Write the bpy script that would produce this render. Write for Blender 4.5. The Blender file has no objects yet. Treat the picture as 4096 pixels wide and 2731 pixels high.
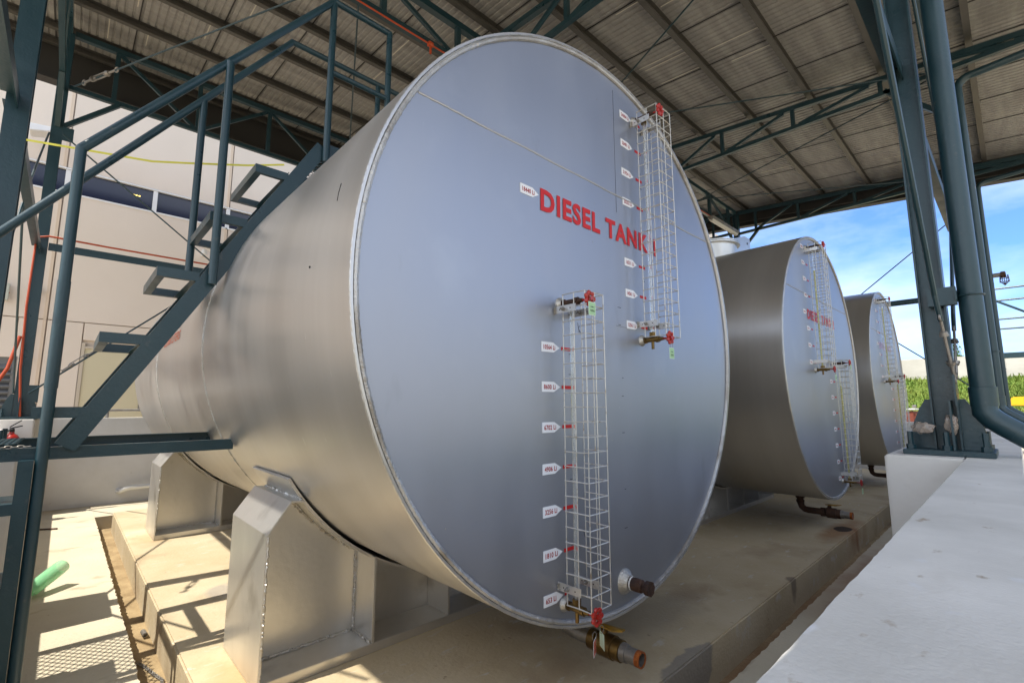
import bpy, bmesh, math, random
from mathutils import Vector, Matrix
random.seed(7)
R = math.radians
# ------------------------------------------------------------------ camera
sc = bpy.context.scene
COL = sc.collection
cam_d = bpy.data.cameras.new("camera")
cam = bpy.data.objects.new("camera", cam_d); COL.objects.link(cam); sc.camera = cam
CP = Vector((-1.7435, -1.1998, 1.109)); YAW, PIT, ROL = .7557, .1328, -.0012
fw = Vector((math.sin(YAW)*math.cos(PIT), math.cos(YAW)*math.cos(PIT), math.sin(PIT)))
r0 = Vector((math.cos(YAW), -math.sin(YAW), 0)); u0 = r0.cross(fw)
rr = math.cos(ROL)*r0 + math.sin(ROL)*u0; uu = -math.sin(ROL)*r0 + math.cos(ROL)*u0
m = Matrix((rr, uu, -fw)).transposed().to_4x4(); m.translation = CP
cam.matrix_world = m
cam_d.sensor_width = 36; cam_d.lens = 1886.2*36/4096; cam_d.clip_start = .02; cam_d.clip_end = 2000
# ------------------------------------------------------------------ light
sun_dir = Vector((-.5, .07, 1)).normalized()
w = bpy.data.worlds.new("World"); sc.world = w; w.use_nodes = True
nt = w.node_tree; nt.nodes.clear()
out = nt.nodes.new('ShaderNodeOutputWorld'); bg = nt.nodes.new('ShaderNodeBackground')
sky = nt.nodes.new('ShaderNodeTexSky'); sky.sky_type = 'NISHITA'; sky.sun_disc = False
sky.sun_elevation = math.asin(sun_dir.z); sky.sun_rotation = math.atan2(sun_dir.x, sun_dir.y)
sky.air_density = 1.0; sky.dust_density = .1; sky.ozone_density = 3.0
bg.inputs[1].default_value = .15
tcw = nt.nodes.new('ShaderNodeTexCoord'); mpw = nt.nodes.new('ShaderNodeMapping'); mpw.inputs['Scale'].default_value = (1.0, 1.0, 2.6)
nz = nt.nodes.new('ShaderNodeTexNoise'); nz.inputs['Scale'].default_value = 2.3; nz.inputs['Detail'].default_value = 7; nz.inputs['Roughness'].default_value = .58
cr = nt.nodes.new('ShaderNodeValToRGB'); cr.color_ramp.elements[0].position = .40; cr.color_ramp.elements[1].position = .70
cr.color_ramp.elements[0].color = (0, 0, 0, 1); cr.color_ramp.elements[1].color = (.55, .55, .55, 1)
mxw = nt.nodes.new('ShaderNodeMixRGB'); mxw.inputs[2].default_value = (6.3, 6.35, 6.5, 1)
L = nt.links.new
L(tcw.outputs['Generated'], mpw.inputs[0]); L(mpw.outputs[0], nz.inputs['Vector']); L(nz.outputs[0], cr.inputs[0])
hs = nt.nodes.new('ShaderNodeHueSaturation'); hs.inputs['Saturation'].default_value = .62; hs.inputs['Value'].default_value = 1.0; L(sky.outputs[0], hs.inputs['Color'])
sx = nt.nodes.new('ShaderNodeSeparateXYZ'); L(tcw.outputs['Generated'], sx.inputs[0])
mr = nt.nodes.new('ShaderNodeMapRange'); mr.inputs[1].default_value = .85; mr.inputs[2].default_value = .2; mr.inputs[3].default_value = .62; mr.inputs[4].default_value = 1.6; L(sx.outputs[0], mr.inputs[0])
ml = nt.nodes.new('ShaderNodeMath'); ml.operation = 'MULTIPLY'; ml.use_clamp = True; L(cr.outputs[0], ml.inputs[0]); L(mr.outputs[0], ml.inputs[1]); L(ml.outputs[0], mxw.inputs[0]); mt = nt.nodes.new('ShaderNodeMixRGB'); mt.blend_type = 'MULTIPLY'; mt.inputs[2].default_value = (.24, .44, .78, 1)
mr2 = nt.nodes.new('ShaderNodeMapRange'); mr2.inputs[1].default_value = .25; mr2.inputs[2].default_value = .8; L(sx.outputs[0], mr2.inputs[0]); L(mr2.outputs[0], mt.inputs[0]); L(hs.outputs[0], mt.inputs[1]); L(mt.outputs[0], mxw.inputs[1]); L(mxw.outputs[0], bg.inputs[0]); L(bg.outputs[0], out.inputs[0])
sl = bpy.data.lights.new("sun", 'SUN'); sl.energy = 3.1; sl.angle = R(.5); sl.color = (1, .94, .83)
so = bpy.data.objects.new("sun", sl); COL.objects.link(so); so.rotation_euler = sun_dir.to_track_quat('Z', 'Y').to_euler(); so.location = (-6, 1, 12)
sc.view_settings.view_transform = 'Standard'; sc.view_settings.look = 'None'
sc.view_settings.exposure = 1.24; sc.view_settings.gamma = 1.0
sc.cycles.max_bounces = 10; sc.cycles.diffuse_bounces = 6; sc.cycles.glossy_bounces = 5
ZCH = -.19; ZFL = -.06
# ------------------------------------------------------------------ materials
MATS = {}
def mat(name, col, rough=.6, metal=0., spec=.5, col2=None, nscale=6., nstretch=(1, 1, 1), detail=5, rvar=0., bump=0., bscale=40., bstretch=(1, 1, 1), trans=0., ramp=(.35, .65), alpha=1., aniso=0., coat=0., sss=0):
    m = bpy.data.materials.new(name); m.use_nodes = True; MATS[name] = m
    n = m.node_tree.nodes; l = m.node_tree.links.new; b = n['Principled BSDF']
    b.inputs['Base Color'].default_value = (*col, 1); b.inputs['Roughness'].default_value = rough
    b.inputs['Metallic'].default_value = metal; b.inputs['Specular IOR Level'].default_value = spec
    b.inputs['Transmission Weight'].default_value = trans; b.inputs['Alpha'].default_value = alpha
    b.inputs['Anisotropic'].default_value = aniso; b.inputs['Coat Weight'].default_value = coat
    tc = n.new('ShaderNodeTexCoord')
    if col2 or rvar:
        mp = n.new('ShaderNodeMapping'); mp.inputs['Scale'].default_value = nstretch
        t = n.new('ShaderNodeTexNoise'); t.inputs['Scale'].default_value = nscale; t.inputs['Detail'].default_value = detail; t.inputs['Roughness'].default_value = .6
        r_ = n.new('ShaderNodeMapRange'); r_.inputs[1].default_value = ramp[0]; r_.inputs[2].default_value = ramp[1]
        l(tc.outputs['Object'], mp.inputs[0]); l(mp.outputs[0], t.inputs['Vector']); l(t.outputs[0], r_.inputs[0])
        if col2:
            x = n.new('ShaderNodeMixRGB'); x.inputs[1].default_value = (*col, 1); x.inputs[2].default_value = (*col2, 1)
            l(r_.outputs[0], x.inputs[0]); l(x.outputs[0], b.inputs['Base Color']); m['mix'] = x.name
        if rvar:
            q = n.new('ShaderNodeMapRange'); q.inputs[3].default_value = rough-rvar; q.inputs[4].default_value = rough+rvar
            l(t.outputs[0], q.inputs[0]); q.inputs[1].default_value = .3; q.inputs[2].default_value = .7; l(q.outputs[0], b.inputs['Roughness'])
    if bump:
        mp2 = n.new('ShaderNodeMapping'); mp2.inputs['Scale'].default_value = bstretch
        t2 = n.new('ShaderNodeTexNoise'); t2.inputs['Scale'].default_value = bscale; t2.inputs['Detail'].default_value = 4
        bm_ = n.new('ShaderNodeBump'); bm_.inputs['Strength'].default_value = bump; bm_.inputs['Distance'].default_value = .01
        l(tc.outputs['Object'], mp2.inputs[0]); l(mp2.outputs[0], t2.inputs['Vector']); l(t2.outputs[0], bm_.inputs['Height']); l(bm_.outputs[0], b.inputs['Normal'])
    return m
def overlay(m, col, scale, lo, hi, stretch=(1, 1, 1), seed=0., detail=6):
    """second blotch layer (stains, dirt) over the base colour"""
    n = m.node_tree.nodes; l = m.node_tree.links.new; b = n['Principled BSDF']
    tc = n.new('ShaderNodeTexCoord'); mp = n.new('ShaderNodeMapping'); mp.inputs['Scale'].default_value = stretch; mp.inputs['Location'].default_value = (seed, seed*.7, seed*.3)
    t = n.new('ShaderNodeTexNoise'); t.inputs['Scale'].default_value = scale; t.inputs['Detail'].default_value = detail
    r_ = n.new('ShaderNodeMapRange'); r_.inputs[1].default_value = lo; r_.inputs[2].default_value = hi
    x = n.new('ShaderNodeMixRGB'); x.inputs[2].default_value = (*col, 1)
    l(tc.outputs['Object'], mp.inputs[0]); l(mp.outputs[0], t.inputs['Vector']); l(t.outputs[0], r_.inputs[0]); l(r_.outputs[0], x.inputs[0])
    src = b.inputs['Base Color'].links
    if src: l(src[0].from_socket, x.inputs[1])
    else: x.inputs[1].default_value = b.inputs['Base Color'].default_value
    l(x.outputs[0], b.inputs['Base Color'])
    return m
teal = mat('teal_paint', (.011, .036, .047), .34, 0, .5, (.016, .045, .057), 5, rvar=.08, bump=.12, bscale=60)
overlay(teal, (.045, .06, .065), 30, .66, .78); overlay(teal, (.12, .11, .09), 9, .70, .80, seed=7.)
shell_m = mat('tank_shell', (.58, .56, .53), .35, .84, .5, (.65, .63, .60), 1.3, (.15, 3.2, .15), rvar=.04, bump=.03, bscale=2.0, bstretch=(1, 2.5, 1))
overlay(shell_m, (.51, .49, .46), .9, .55, .8, (.1, 2.6, .1), 3.)
overlay(shell_m, (.74, .73, .71), 40, .70, .76, (.5, 3, .5), 5.)
overlay(shell_m, (.33, .31, .28), 130, .76, .80, (1, 1, 1), 8.)
head_m = mat('tank_head', (.365, .385, .435), .44, .86, .5, (.395, .415, .465), 1.6, (1.6, 1, .5), rvar=.05, bump=.10, bscale=2.2, bstretch=(2, 1, .8))
overlay(head_m, (.62, .64, .66), 90, .72, .80, (1, 1, .35), 2.)
overlay(head_m, (.33, .345, .38), 6, .66, .85, (1.5, 1, .5), 5.)
overlay(head_m, (.42, .44, .48), 4, .60, .85, (1, 1, 1), 9.)
head_w = mat('painted_seam', (.42, .44, .48), .42, .8)
rim_m = mat('aluminium_rim', (.66, .65, .63), .34, .9, bump=.3, bscale=90)
weld_m = mat('weld_silver', (.56, .55, .52), .42, .8, .5, (.46, .43, .37), 25, bump=.4, bscale=160)
weld_dark = mat('weld_grime', (.54, .53, .51), .42, .75, .5, (.33, .30, .26), 3, ramp=(.50, .62), bump=.4, bscale=160)
saddle_m = mat('saddle_metal', (.70, .685, .655), .35, .82, .5, (.60, .585, .55), 2.4, (1, 1, .5), rvar=.06, bump=.08, bscale=30)
overlay(saddle_m, (.3, .28, .25), 3.2, .62, .8, seed=4)
conc = mat('pad_concrete', (.43, .345, .215), .85, 0, .3, (.50, .42, .29), 1.6, bump=.35, bscale=55)
overlay(conc, (.30, .22, .135), 2.3, .56, .78, seed=2.); overlay(conc, (.20, .15, .10), 26, .70, .78, (1, .6, 1), 3.); overlay(conc, (.50, .47, .40), 9, .62, .75, (1, 2.5, 1), 7.)
floor_m = mat('floor_concrete', (.48, .42, .31), .85, 0, .3, (.56, .50, .38), 1.3, bump=.35, bscale=60)
overlay(floor_m, (.34, .28, .19), 5, .62, .78, (1, 2, 1), 4.); overlay(floor_m, (.26, .20, .13), 32, .71, .78, (1, .6, 1), 6.)
chan_m = mat('channel_concrete', (.36, .27, .15), .9, 0, .3, (.24, .17, .09), 6, bump=.7, bscale=50)
wall_m = mat('white_render', (.70, .675, .635), .75, 0, .3, (.62, .595, .55), 2.2, bump=.18, bscale=25)
overlay(wall_m, (.40, .36, .30), 14, .70, .80, seed=6.)
walltop = mat('wall_top_cement', (.72, .69, .63), .8, 0, .3, (.56, .535, .48), 2.6, bump=.14, bscale=130)
overlay(walltop, (.38, .31, .23), 30, .665, .75, (.6, 1, 1), 3.); overlay(walltop, (.68, .67, .655), 16, .66, .76, (1, 1, 1), 8.); overlay(walltop, (.52, .47, .39), 2.2, .56, .75, (1, 2, 1), 5.)
roof_m = mat('roof_sheet', (.37, .36, .335), .5, .3, .5, (.26, .25, .235), 2.4, (.5, 3, 1), bump=.55, bscale=70, bstretch=(6, .6, 1))
roof_light_streak = mat('roof_light_streak', (.60, .56, .47), .5, .2)
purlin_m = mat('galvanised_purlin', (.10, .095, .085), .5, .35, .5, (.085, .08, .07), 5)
fascia_m = mat('dark_fascia', (.028, .026, .024), .6)
bldg_m = mat('building_render', (.70, .61, .52), .85, 0, .3, (.67, .58, .49), .8, bump=.1, bscale=30)
joint_m = mat('joint_line', (.62, .50, .38), .8)
joint_d = mat('joint_groove', (.50, .43, .34), .8)
glass_d = mat('dark_glazing', (.012, .016, .04), .15, 0, .6)
frame_w = mat('white_frame', (.72, .72, .72), .5)
door_m = mat('cream_door', (.56, .50, .34), .6)
louv_m = mat('grey_louvre', (.16, .16, .16), .5, .3)
orange = mat('orange_conduit', (.42, .06, .015), .5)
yel = mat('yellow_tape', (.62, .58, .06), .5)
yel_h = mat('worn_yellow_handle', (.42, .24, .02), .5, col2=(.25, .15, .04), nscale=30)
yelm = mat('yellow_machine_paint', (.75, .42, .01), .4)
redp = mat('red_paint', (.36, .016, .010), .35, coat=.2)
redl = mat('red_lettering', (.50, .008, .008), .5)
redf = mat('faded_red_lettering', (.62, .14, .07), .6)
purf = mat('pale_violet_lettering', (.55, .42, .62), .5)
redt = mat('red_label_print', (.32, .008, .012), .5)
white = mat('label_white', (.74, .76, .80), .45)
wire_m = mat('galvanised_wire', (.62, .61, .57), .42, .6, .5, (.38, .31, .22), 30, ramp=(.55, .7))
brass = mat('brass', (.22, .14, .045), .35, .8, .5, (.12, .075, .03), 20)
iron = mat('rusty_iron', (.085, .04, .022), .6, .3, .5, (.045, .025, .018), 25, bump=.4, bscale=120)
rust = mat('bright_rust', (.40, .11, .02), .85, 0, .3, (.22, .06, .015), 40, bump=.6, bscale=150)
ptfe = mat('white_seal_tape', (.75, .74, .70), .6)
galv = mat('grey_pipe', (.30, .29, .27), .45, .6, .5, (.20, .18, .16), 12)
pipew = mat('white_pipe', (.66, .65, .62), .45)
tube_m = mat('clear_tube', (.93, .95, .92), .08, 0, .5, trans=.85)
tube_y = mat('tube_with_fuel', (.75, .72, .35), .12, 0, .5, trans=.5)
gtag = mat('green_tag', (.34, .55, .30), .5); gtag2 = mat('pale_tag', (.52, .66, .50), .5); rtag = mat('red_tag', (.55, .10, .06), .5)
blk = mat('black_ink', (.01, .01, .01), .6)
green_b = mat('green_plastic', (.34, .76, .42), .20, 0, .5, trans=.2, alpha=.58)
wrap = mat('plastic_wrap', (.42, .36, .30), .12, 0, .7, (.25, .19, .15), 14, bump=1., bscale=35, coat=.6, alpha=.62)
grass_m = mat('grass', (.11, .19, .025), .7, 0, .3, (.21, .26, .05), 1.0)
overlay(grass_m, (.28, .27, .06), 3, .60, .78, seed=2.)
soil_m = mat('slope_soil', (.08, .13, .02), .9, 0, .2, (.12, .16, .03), 1)
leaf_m = mat('leaf', (.045, .10, .02), .6, 0, .3, (.08, .15, .03), 2)
bark_m = mat('bark', (.10, .07, .05), .9)
rwall_m = mat('retaining_wall_concrete', (.55, .53, .48), .85, 0, .3, (.44, .42, .37), .5, (1, 1, 3))
yard_m = mat('yard_concrete', (.50, .43, .33), .9, 0, .3, (.42, .36, .27), .4)
tyre_m = mat('tyre_rubber', (.02, .02, .02), .8)
cream = mat('box_cream', (.45, .45, .38), .5)
lampm = mat('lamp_diffuser', (.55, .53, .48), .35)
def spot(m, c, rad, col, edge=.35, nsc=9., amt=1.):
    """a stain of its own shape soaked into the surface at a place in the scene"""
    n = m.node_tree.nodes; l = m.node_tree.links.new; b = n['Principled BSDF']
    tc = n.new('ShaderNodeTexCoord'); sb = n.new('ShaderNodeVectorMath'); sb.operation = 'SUBTRACT'; sb.inputs[1].default_value = c
    dv = n.new('ShaderNodeVectorMath'); dv.operation = 'DIVIDE'; dv.inputs[1].default_value = rad; ln = n.new('ShaderNodeVectorMath'); ln.operation = 'LENGTH'
    t = n.new('ShaderNodeTexNoise'); t.inputs['Scale'].default_value = nsc; t.inputs['Detail'].default_value = 5
    ad = n.new('ShaderNodeMath'); ad.operation = 'ADD'; mr = n.new('ShaderNodeMapRange'); mr.inputs[1].default_value = 1.5; mr.inputs[2].default_value = 1.5-edge; mr.inputs[4].default_value = amt
    x = n.new('ShaderNodeMixRGB'); x.inputs[2].default_value = (*col, 1)
    l(tc.outputs['Object'], sb.inputs[0]); l(sb.outputs[0], dv.inputs[0]); l(dv.outputs[0], ln.inputs[0]); l(tc.outputs['Object'], t.inputs['Vector']); l(ln.outputs['Value'], ad.inputs[0]); l(t.outputs[0], ad.inputs[1])
    l(ad.outputs[0], mr.inputs[0]); l(mr.outputs[0], x.inputs[0]); src = b.inputs['Base Color'].links
    l(src[0].from_socket, x.inputs[1]); l(x.outputs[0], b.inputs['Base Color'])
spot(conc, (3.40, -.02, 0), (.62, .14, .3), (.27, .13, .05), .5, 5, .7); spot(conc, (3.50, -.075, -.06), (.07, .08, .2), (.25, .11, .045), .5, 9, .7)
spot(conc, (3.44, -.03, 0), (.125, .075, .3), (.05, .032, .02), .12, 6)
spot(conc, (.34, -.11, -.03), (.26, .06, .15), (.21, .195, .175), .16, 11, .75)
spot(conc, (1.75, -.10, -.03), (.06, .04, .12), (.14, .11, .085), .4, 14, .7); spot(conc, (.65, .25, 0), (.5, .22, .3), (.26, .22, .16), .6, 7, .6)
spot(conc, (-1.13, 1.0, 0), (.22, .4, .3), (.34, .20, .07), .7, 8, .6); spot(conc, (-1.12, 3.9, 0), (.18, .35, .3), (.30, .19, .09), .7, 8, .5)
spot(conc, (-.95, 2.2, 0), (.10, .14, .3), (.26, .24, .22), .4, 12, .6); spot(chan_m, (1.6, -.18, ZCH), (2.6, .10, .3), (.20, .095, .045), .8, 4, .8); spot(floor_m, (2.4, -.33, ZFL), (1.2, .16, .3), (.30, .17, .10), .8, 5, .7)
# ------------------------------------------------------------------ mesh builder
class MB:
    def __init__(s): s.v = []; s.f = []
    def add(s, vs, fs):
        k = len(s.v); s.v += [Vector(v) for v in vs]; s.f += [tuple(i+k for i in f) for f in fs]; return s
    def box(s, a, b):
        x0, x1 = sorted((a[0], b[0])); y0, y1 = sorted((a[1], b[1])); z0, z1 = sorted((a[2], b[2]))
        return s.add([(x0, y0, z0), (x1, y0, z0), (x1, y1, z0), (x0, y1, z0), (x0, y0, z1), (x1, y0, z1), (x1, y1, z1), (x0, y1, z1)],
                     [(0, 3, 2, 1), (4, 5, 6, 7), (0, 1, 5, 4), (1, 2, 6, 5), (2, 3, 7, 6), (3, 0, 4, 7)])
    def beam(s, p, q, w, h, up=(0, 0, 1)):
        p, q = Vector(p), Vector(q); d = (q-p).normalized(); up = Vector(up)
        x = d.cross(up); x = x.normalized() if x.length > 1e-4 else Vector((1, 0, 0)); y = x.cross(d).normalized()
        c = [p+x*a*w/2+y*b*h/2 for a, b in ((-1, -1), (1, -1), (1, 1), (-1, 1))]; e = [v+(q-p) for v in c]
        return s.add(c+e, [(0, 1, 2, 3), (7, 6, 5, 4), (0, 4, 5, 1), (1, 5, 6, 2), (2, 6, 7, 3), (3, 7, 4, 0)])
    def prism(s, pts, d):
        pts = [Vector(p) for p in pts]; d = Vector(d); n = len(pts)
        return s.add(pts+[p+d for p in pts], [tuple(range(n))[::-1], tuple(range(n, 2*n))]+[(i, (i+1) % n, (i+1) % n+n, i+n) for i in range(n)])
    def tube(s, pts, r, n=12, cap=True, rs=None, closed=False):
        pts = [Vector(p) for p in pts]; m = len(pts); vs = []; prev = None
        for i, p in enumerate(pts):
            if closed: d = pts[(i+1) % m]-pts[i-1]
            else: d = (pts[min(i+1, m-1)]-pts[i]).normalized()+(pts[i]-pts[max(i-1, 0)]).normalized()
            d.normalize()
            if prev is None: a = Vector((0, 0, 1)) if abs(d.z) < .9 else Vector((1, 0, 0)); x = d.cross(a).normalized()
            else: x = (prev-d*prev.dot(d)).normalized()
            prev = x; y = d.cross(x); rad = rs[i] if rs else r
            if not closed and 0 < i < m-1:
                c = (pts[i]-pts[i-1]).normalized().dot(d); 
            vs += [p+(x*math.cos(t)+y*math.sin(t))*rad for t in (2*math.pi*k/n for k in range(n))]
        fs = []
        for i in range(m if closed else m-1):
            j = (i+1) % m
            fs += [(i*n+k, i*n+(k+1) % n, j*n+(k+1) % n, j*n+k) for k in range(n)]
        if cap and not closed: fs += [tuple(range(n))[::-1], tuple((m-1)*n+k for k in range(n))]
        return s.add(vs, fs)
    def lathe(s, c, ax, prof, n=24, closed=False):
        """prof = [(dist along ax, radius)...]"""
        c = Vector(c); ax = Vector(ax).normalized(); a = Vector((0, 0, 1)) if abs(ax.z) < .9 else Vector((1, 0, 0)); x = ax.cross(a).normalized(); y = ax.cross(x)
        vs = [c+ax*d+(x*math.cos(t)+y*math.sin(t))*r for d, r in prof for t in (2*math.pi*k/n for k in range(n))]; m = len(prof)
        fs = [(i*n+k, i*n+(k+1) % n, ((i+1) % m)*n+(k+1) % n, ((i+1) % m)*n+k) for i in range(m if closed else m-1) for k in range(n)]
        if not closed: fs += [tuple(range(n))[::-1], tuple((m-1)*n+k for k in range(n))]
        return s.add(vs, fs)
    def build(s, name, material, parent=None, smooth=False, bevel=0.):
        me = bpy.data.meshes.new(name)
        off = Vector((0, 0, 0)); p = parent
        while p is not None: off += p.location; p = p.parent
        me.from_pydata([v-off for v in s.v], [], s.f); me.materials.append(material)
        b = bmesh.new(); b.from_mesh(me); bmesh.ops.recalc_face_normals(b, faces=b.faces)
        if bevel:
            es = [e for e in b.edges if len(e.link_faces) == 2 and e.calc_face_angle(0) > .6]
            bmesh.ops.bevel(b, geom=es, offset=bevel, segments=2, affect='EDGES', clamp_overlap=True)
        b.to_mesh(me); b.free()
        if smooth:
            for f in me.polygons: f.use_smooth = True
            me.set_sharp_from_angle(angle=R(38))
        o = bpy.data.objects.new(name, me); COL.objects.link(o)
        if parent: o.parent = parent
        return o
def tag(o, label=None, cat=None, group=None, kind=None):
    if label: o['label'] = label
    if cat: o['category'] = cat
    if group: o['group'] = group
    if kind: o['kind'] = kind
    return o
def thing(name, loc, label, cat, group=None):
    o = bpy.data.objects.new(name, None); o.empty_display_size = .1; COL.objects.link(o); o.location = loc
    return tag(o, label, cat, group)
def copy_tree(o, parent=None):
    c = o.copy(); COL.objects.link(c); c.parent = parent
    for ch in list(o.children): copy_tree(ch, c)
    return c
def struct(name, mb, m, **k): return tag(mb.build(name, m, **k), kind='structure')
def text_verts(s, bold=.012):
    cu = bpy.data.curves.new('txt', 'FONT'); cu.body = s; cu.size = 1; cu.offset = bold; cu.resolution_u = 3; cu.space_character = 1.0+bold*3.4; cu.fill_mode = 'BOTH'
    o = bpy.data.objects.new('txt', cu); COL.objects.link(o)
    dg = bpy.context.evaluated_depsgraph_get(); me = bpy.data.meshes.new_from_object(o.evaluated_get(dg))
    v = [tuple(x.co[:2]) for x in me.vertices]; f = [tuple(p.vertices) for p in me.polygons]
    bpy.data.objects.remove(o); bpy.data.curves.remove(cu); bpy.data.meshes.remove(me)
    x0 = min(a for a, _ in v); x1 = max(a for a, _ in v); y0 = min(b for _, b in v); y1 = max(b for _, b in v)
    return [((a-x0)/(x1-x0), (b-y0)/(y1-y0)) for a, b in v], f
TC = {}
def text_mb(mb, s, org, ux, uy, bold=.012):
    """fit text into the parallelogram org, ux, uy"""
    if (s, bold) not in TC: TC[(s, bold)] = text_verts(s, bold)
    v, f = TC[(s, bold)]; org, ux, uy = Vector(org), Vector(ux), Vector(uy)
    return mb.add([org+ux*a+uy*b for a, b in v], f)
# ------------------------------------------------------------------ constants
ZF = -.06; ZC = -.19; TR = 1.217; TZ = 1.475; TL = 5.25
XC = (-2.10, 1.55, 5.20, 8.85); YC = (-.94, 2.72, 6.40)
XT = (0., 3.447, 6.66)
def roofz(y): return 5.75-.092*(6.3-y)
# ------------------------------------------------------------------ setting: ground, floors
g = MB(); 
g.add([(-400, -400, -.30), (400, -400, -.30), (400, 400, -.30), (-400, 400, -.30)], [(0, 1, 2, 3)]); struct('ground', g, yard_m)
f = MB()
def rough_edge_slab(mb, x0, x1, y0, y1, z0, z1): mb.box((x0, y0, z0), (x1, y1, z1))
random.seed(77)
eg = [(-1.401+random.uniform(-.0045, .0045), -1.0+i*.022) for i in range(299)]
f.prism([(-2.17, -1.0, -.28)]+[(a, b, -.28) for a, b in eg if b < 5.56]+[(-1.401, 5.56, -.28), (-1.401, 6.34, -.28), (-2.17, 6.34, -.28)], (0, 0, .28+ZF)); f.box((-1.40, 5.56, -.28), (8.6, 6.34, ZF)); eg = [(-1.40+i*.03, -.25+random.uniform(-.004, .004)) for i in range(347)]; f.prism([(a, b, -.28) for a, b in eg]+[(9.0, -.25, -.28), (9.0, -1.01, -.28), (-1.40, -1.01, -.28)], (0, 0, .28+ZF)); f.box((8.60, -.25, -.28), (9.0, 6.34, ZF))
struct('floor', f, floor_m)
ch = MB(); ch.box((-1.40, -.25, -.285), (8.60, 5.56, ZC)); struct('channel', ch, chan_m)
pd = MB(); nseg = 60
def wob(i, s): random.seed(i*31+s); return random.uniform(-.004, .004)
pd.box((-1.27, -.11, -.24), (8.47, 5.37, 0)); struct('concrete_pad', pd, conc, bevel=.008)
# debris & stains as real sheets
def blob(cx, cy, rx, ry, z, n=28, seed=1, jag=.25):
    random.seed(seed); mb = MB(); vs = [(cx, cy, z)]
    for k in range(n):
        t = 2*math.pi*k/n; q = 1+random.uniform(-jag, jag); vs.append((cx+rx*q*math.cos(t), cy+ry*q*math.sin(t), z))
    mb.add(vs, [(0, 1+k, 1+(k+1) % n) for k in range(n)]); return mb
stain_d = mat('oil_stain', (.055, .035, .022), .55, 0, .5); stain_r = mat('rust_stain', (.30, .17, .075), .8); stain_g = mat('damp_stain', (.25, .22, .185), .85, col2=(.30, .26, .19), nscale=9)
# ------------------------------------------------------------------ bund walls with piers
def bund(name, label, boxes, top=None, piers=()):
    t = thing(name, (boxes[0][0][0], boxes[0][0][1], -.3), label, 'wall', 'low containment walls around the tanks')
    b = MB()
    for a, c in boxes: b.box(a, c)
    b.build('wall', wall_m, t, bevel=.006)
    if top:
        random.seed(31); (xa, ya, za), (xb, yb, zb_) = top
        ed = [(xa+i*.02, yb+random.uniform(-.0010, .0008)) for i in range(int((xb-xa)/.02))]
        b = MB(); b.prism([(xb, ya, za), (xa, ya, za)]+[(q, w_, za) for q, w_ in ed], (0, 0, zb_-za)); b.build('coping', walltop, t)
    for a, c in piers: MB().box(a, c).build('pier', wall_m, t, bevel=.008)
    return t
fw_b = bund('bund_wall', 'low white wall with bare cement top right in front of the camera, under the leaning drain pipes',
     [((-2.9, -1.188, -.29), (9.3, -1.020, .858))], ((-2.9, -1.192, .858), (9.3, -1.016, .8625)),
     [((1.235, -1.016, -.29), (1.86, -.724, .8622)), ((4.89, -1.016, -.29), (5.51, -.724, .8622)), ((8.54, -1.016, -.29), (9.16, -.724, .8622))])
bund('bund_wall', 'low white wall behind the tanks with a grey rail along its top and a white pipe elbow through it',
     [((-2.9, 6.35, -.29), (9.3, 6.52, .955))], None, [((-2.45, 6.10, -.29), (-1.96, 6.35, .957)), ((-2.45, 6.52, -.29), (-1.96, 6.62, .957)), ((1.24, 6.14, -.29), (1.86, 6.35, .957)), ((4.89, 6.14, -.29), (5.51, 6.35, .957))])
bund('bund_wall', 'low wall on the left side behind the ladder, with a rough grey pier under the nearest left column',
     [((-2.34, -1.02, -.29), (-2.18, 6.10, .858))], None, [((-2.18, 2.44, -.29), (-1.895, 2.93, .862))])
bund('bund_wall', 'low wall at the far right end beyond the third tank',
     [((9.0, -1.02, -.29), (9.16, 6.35, .80))])
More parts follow.
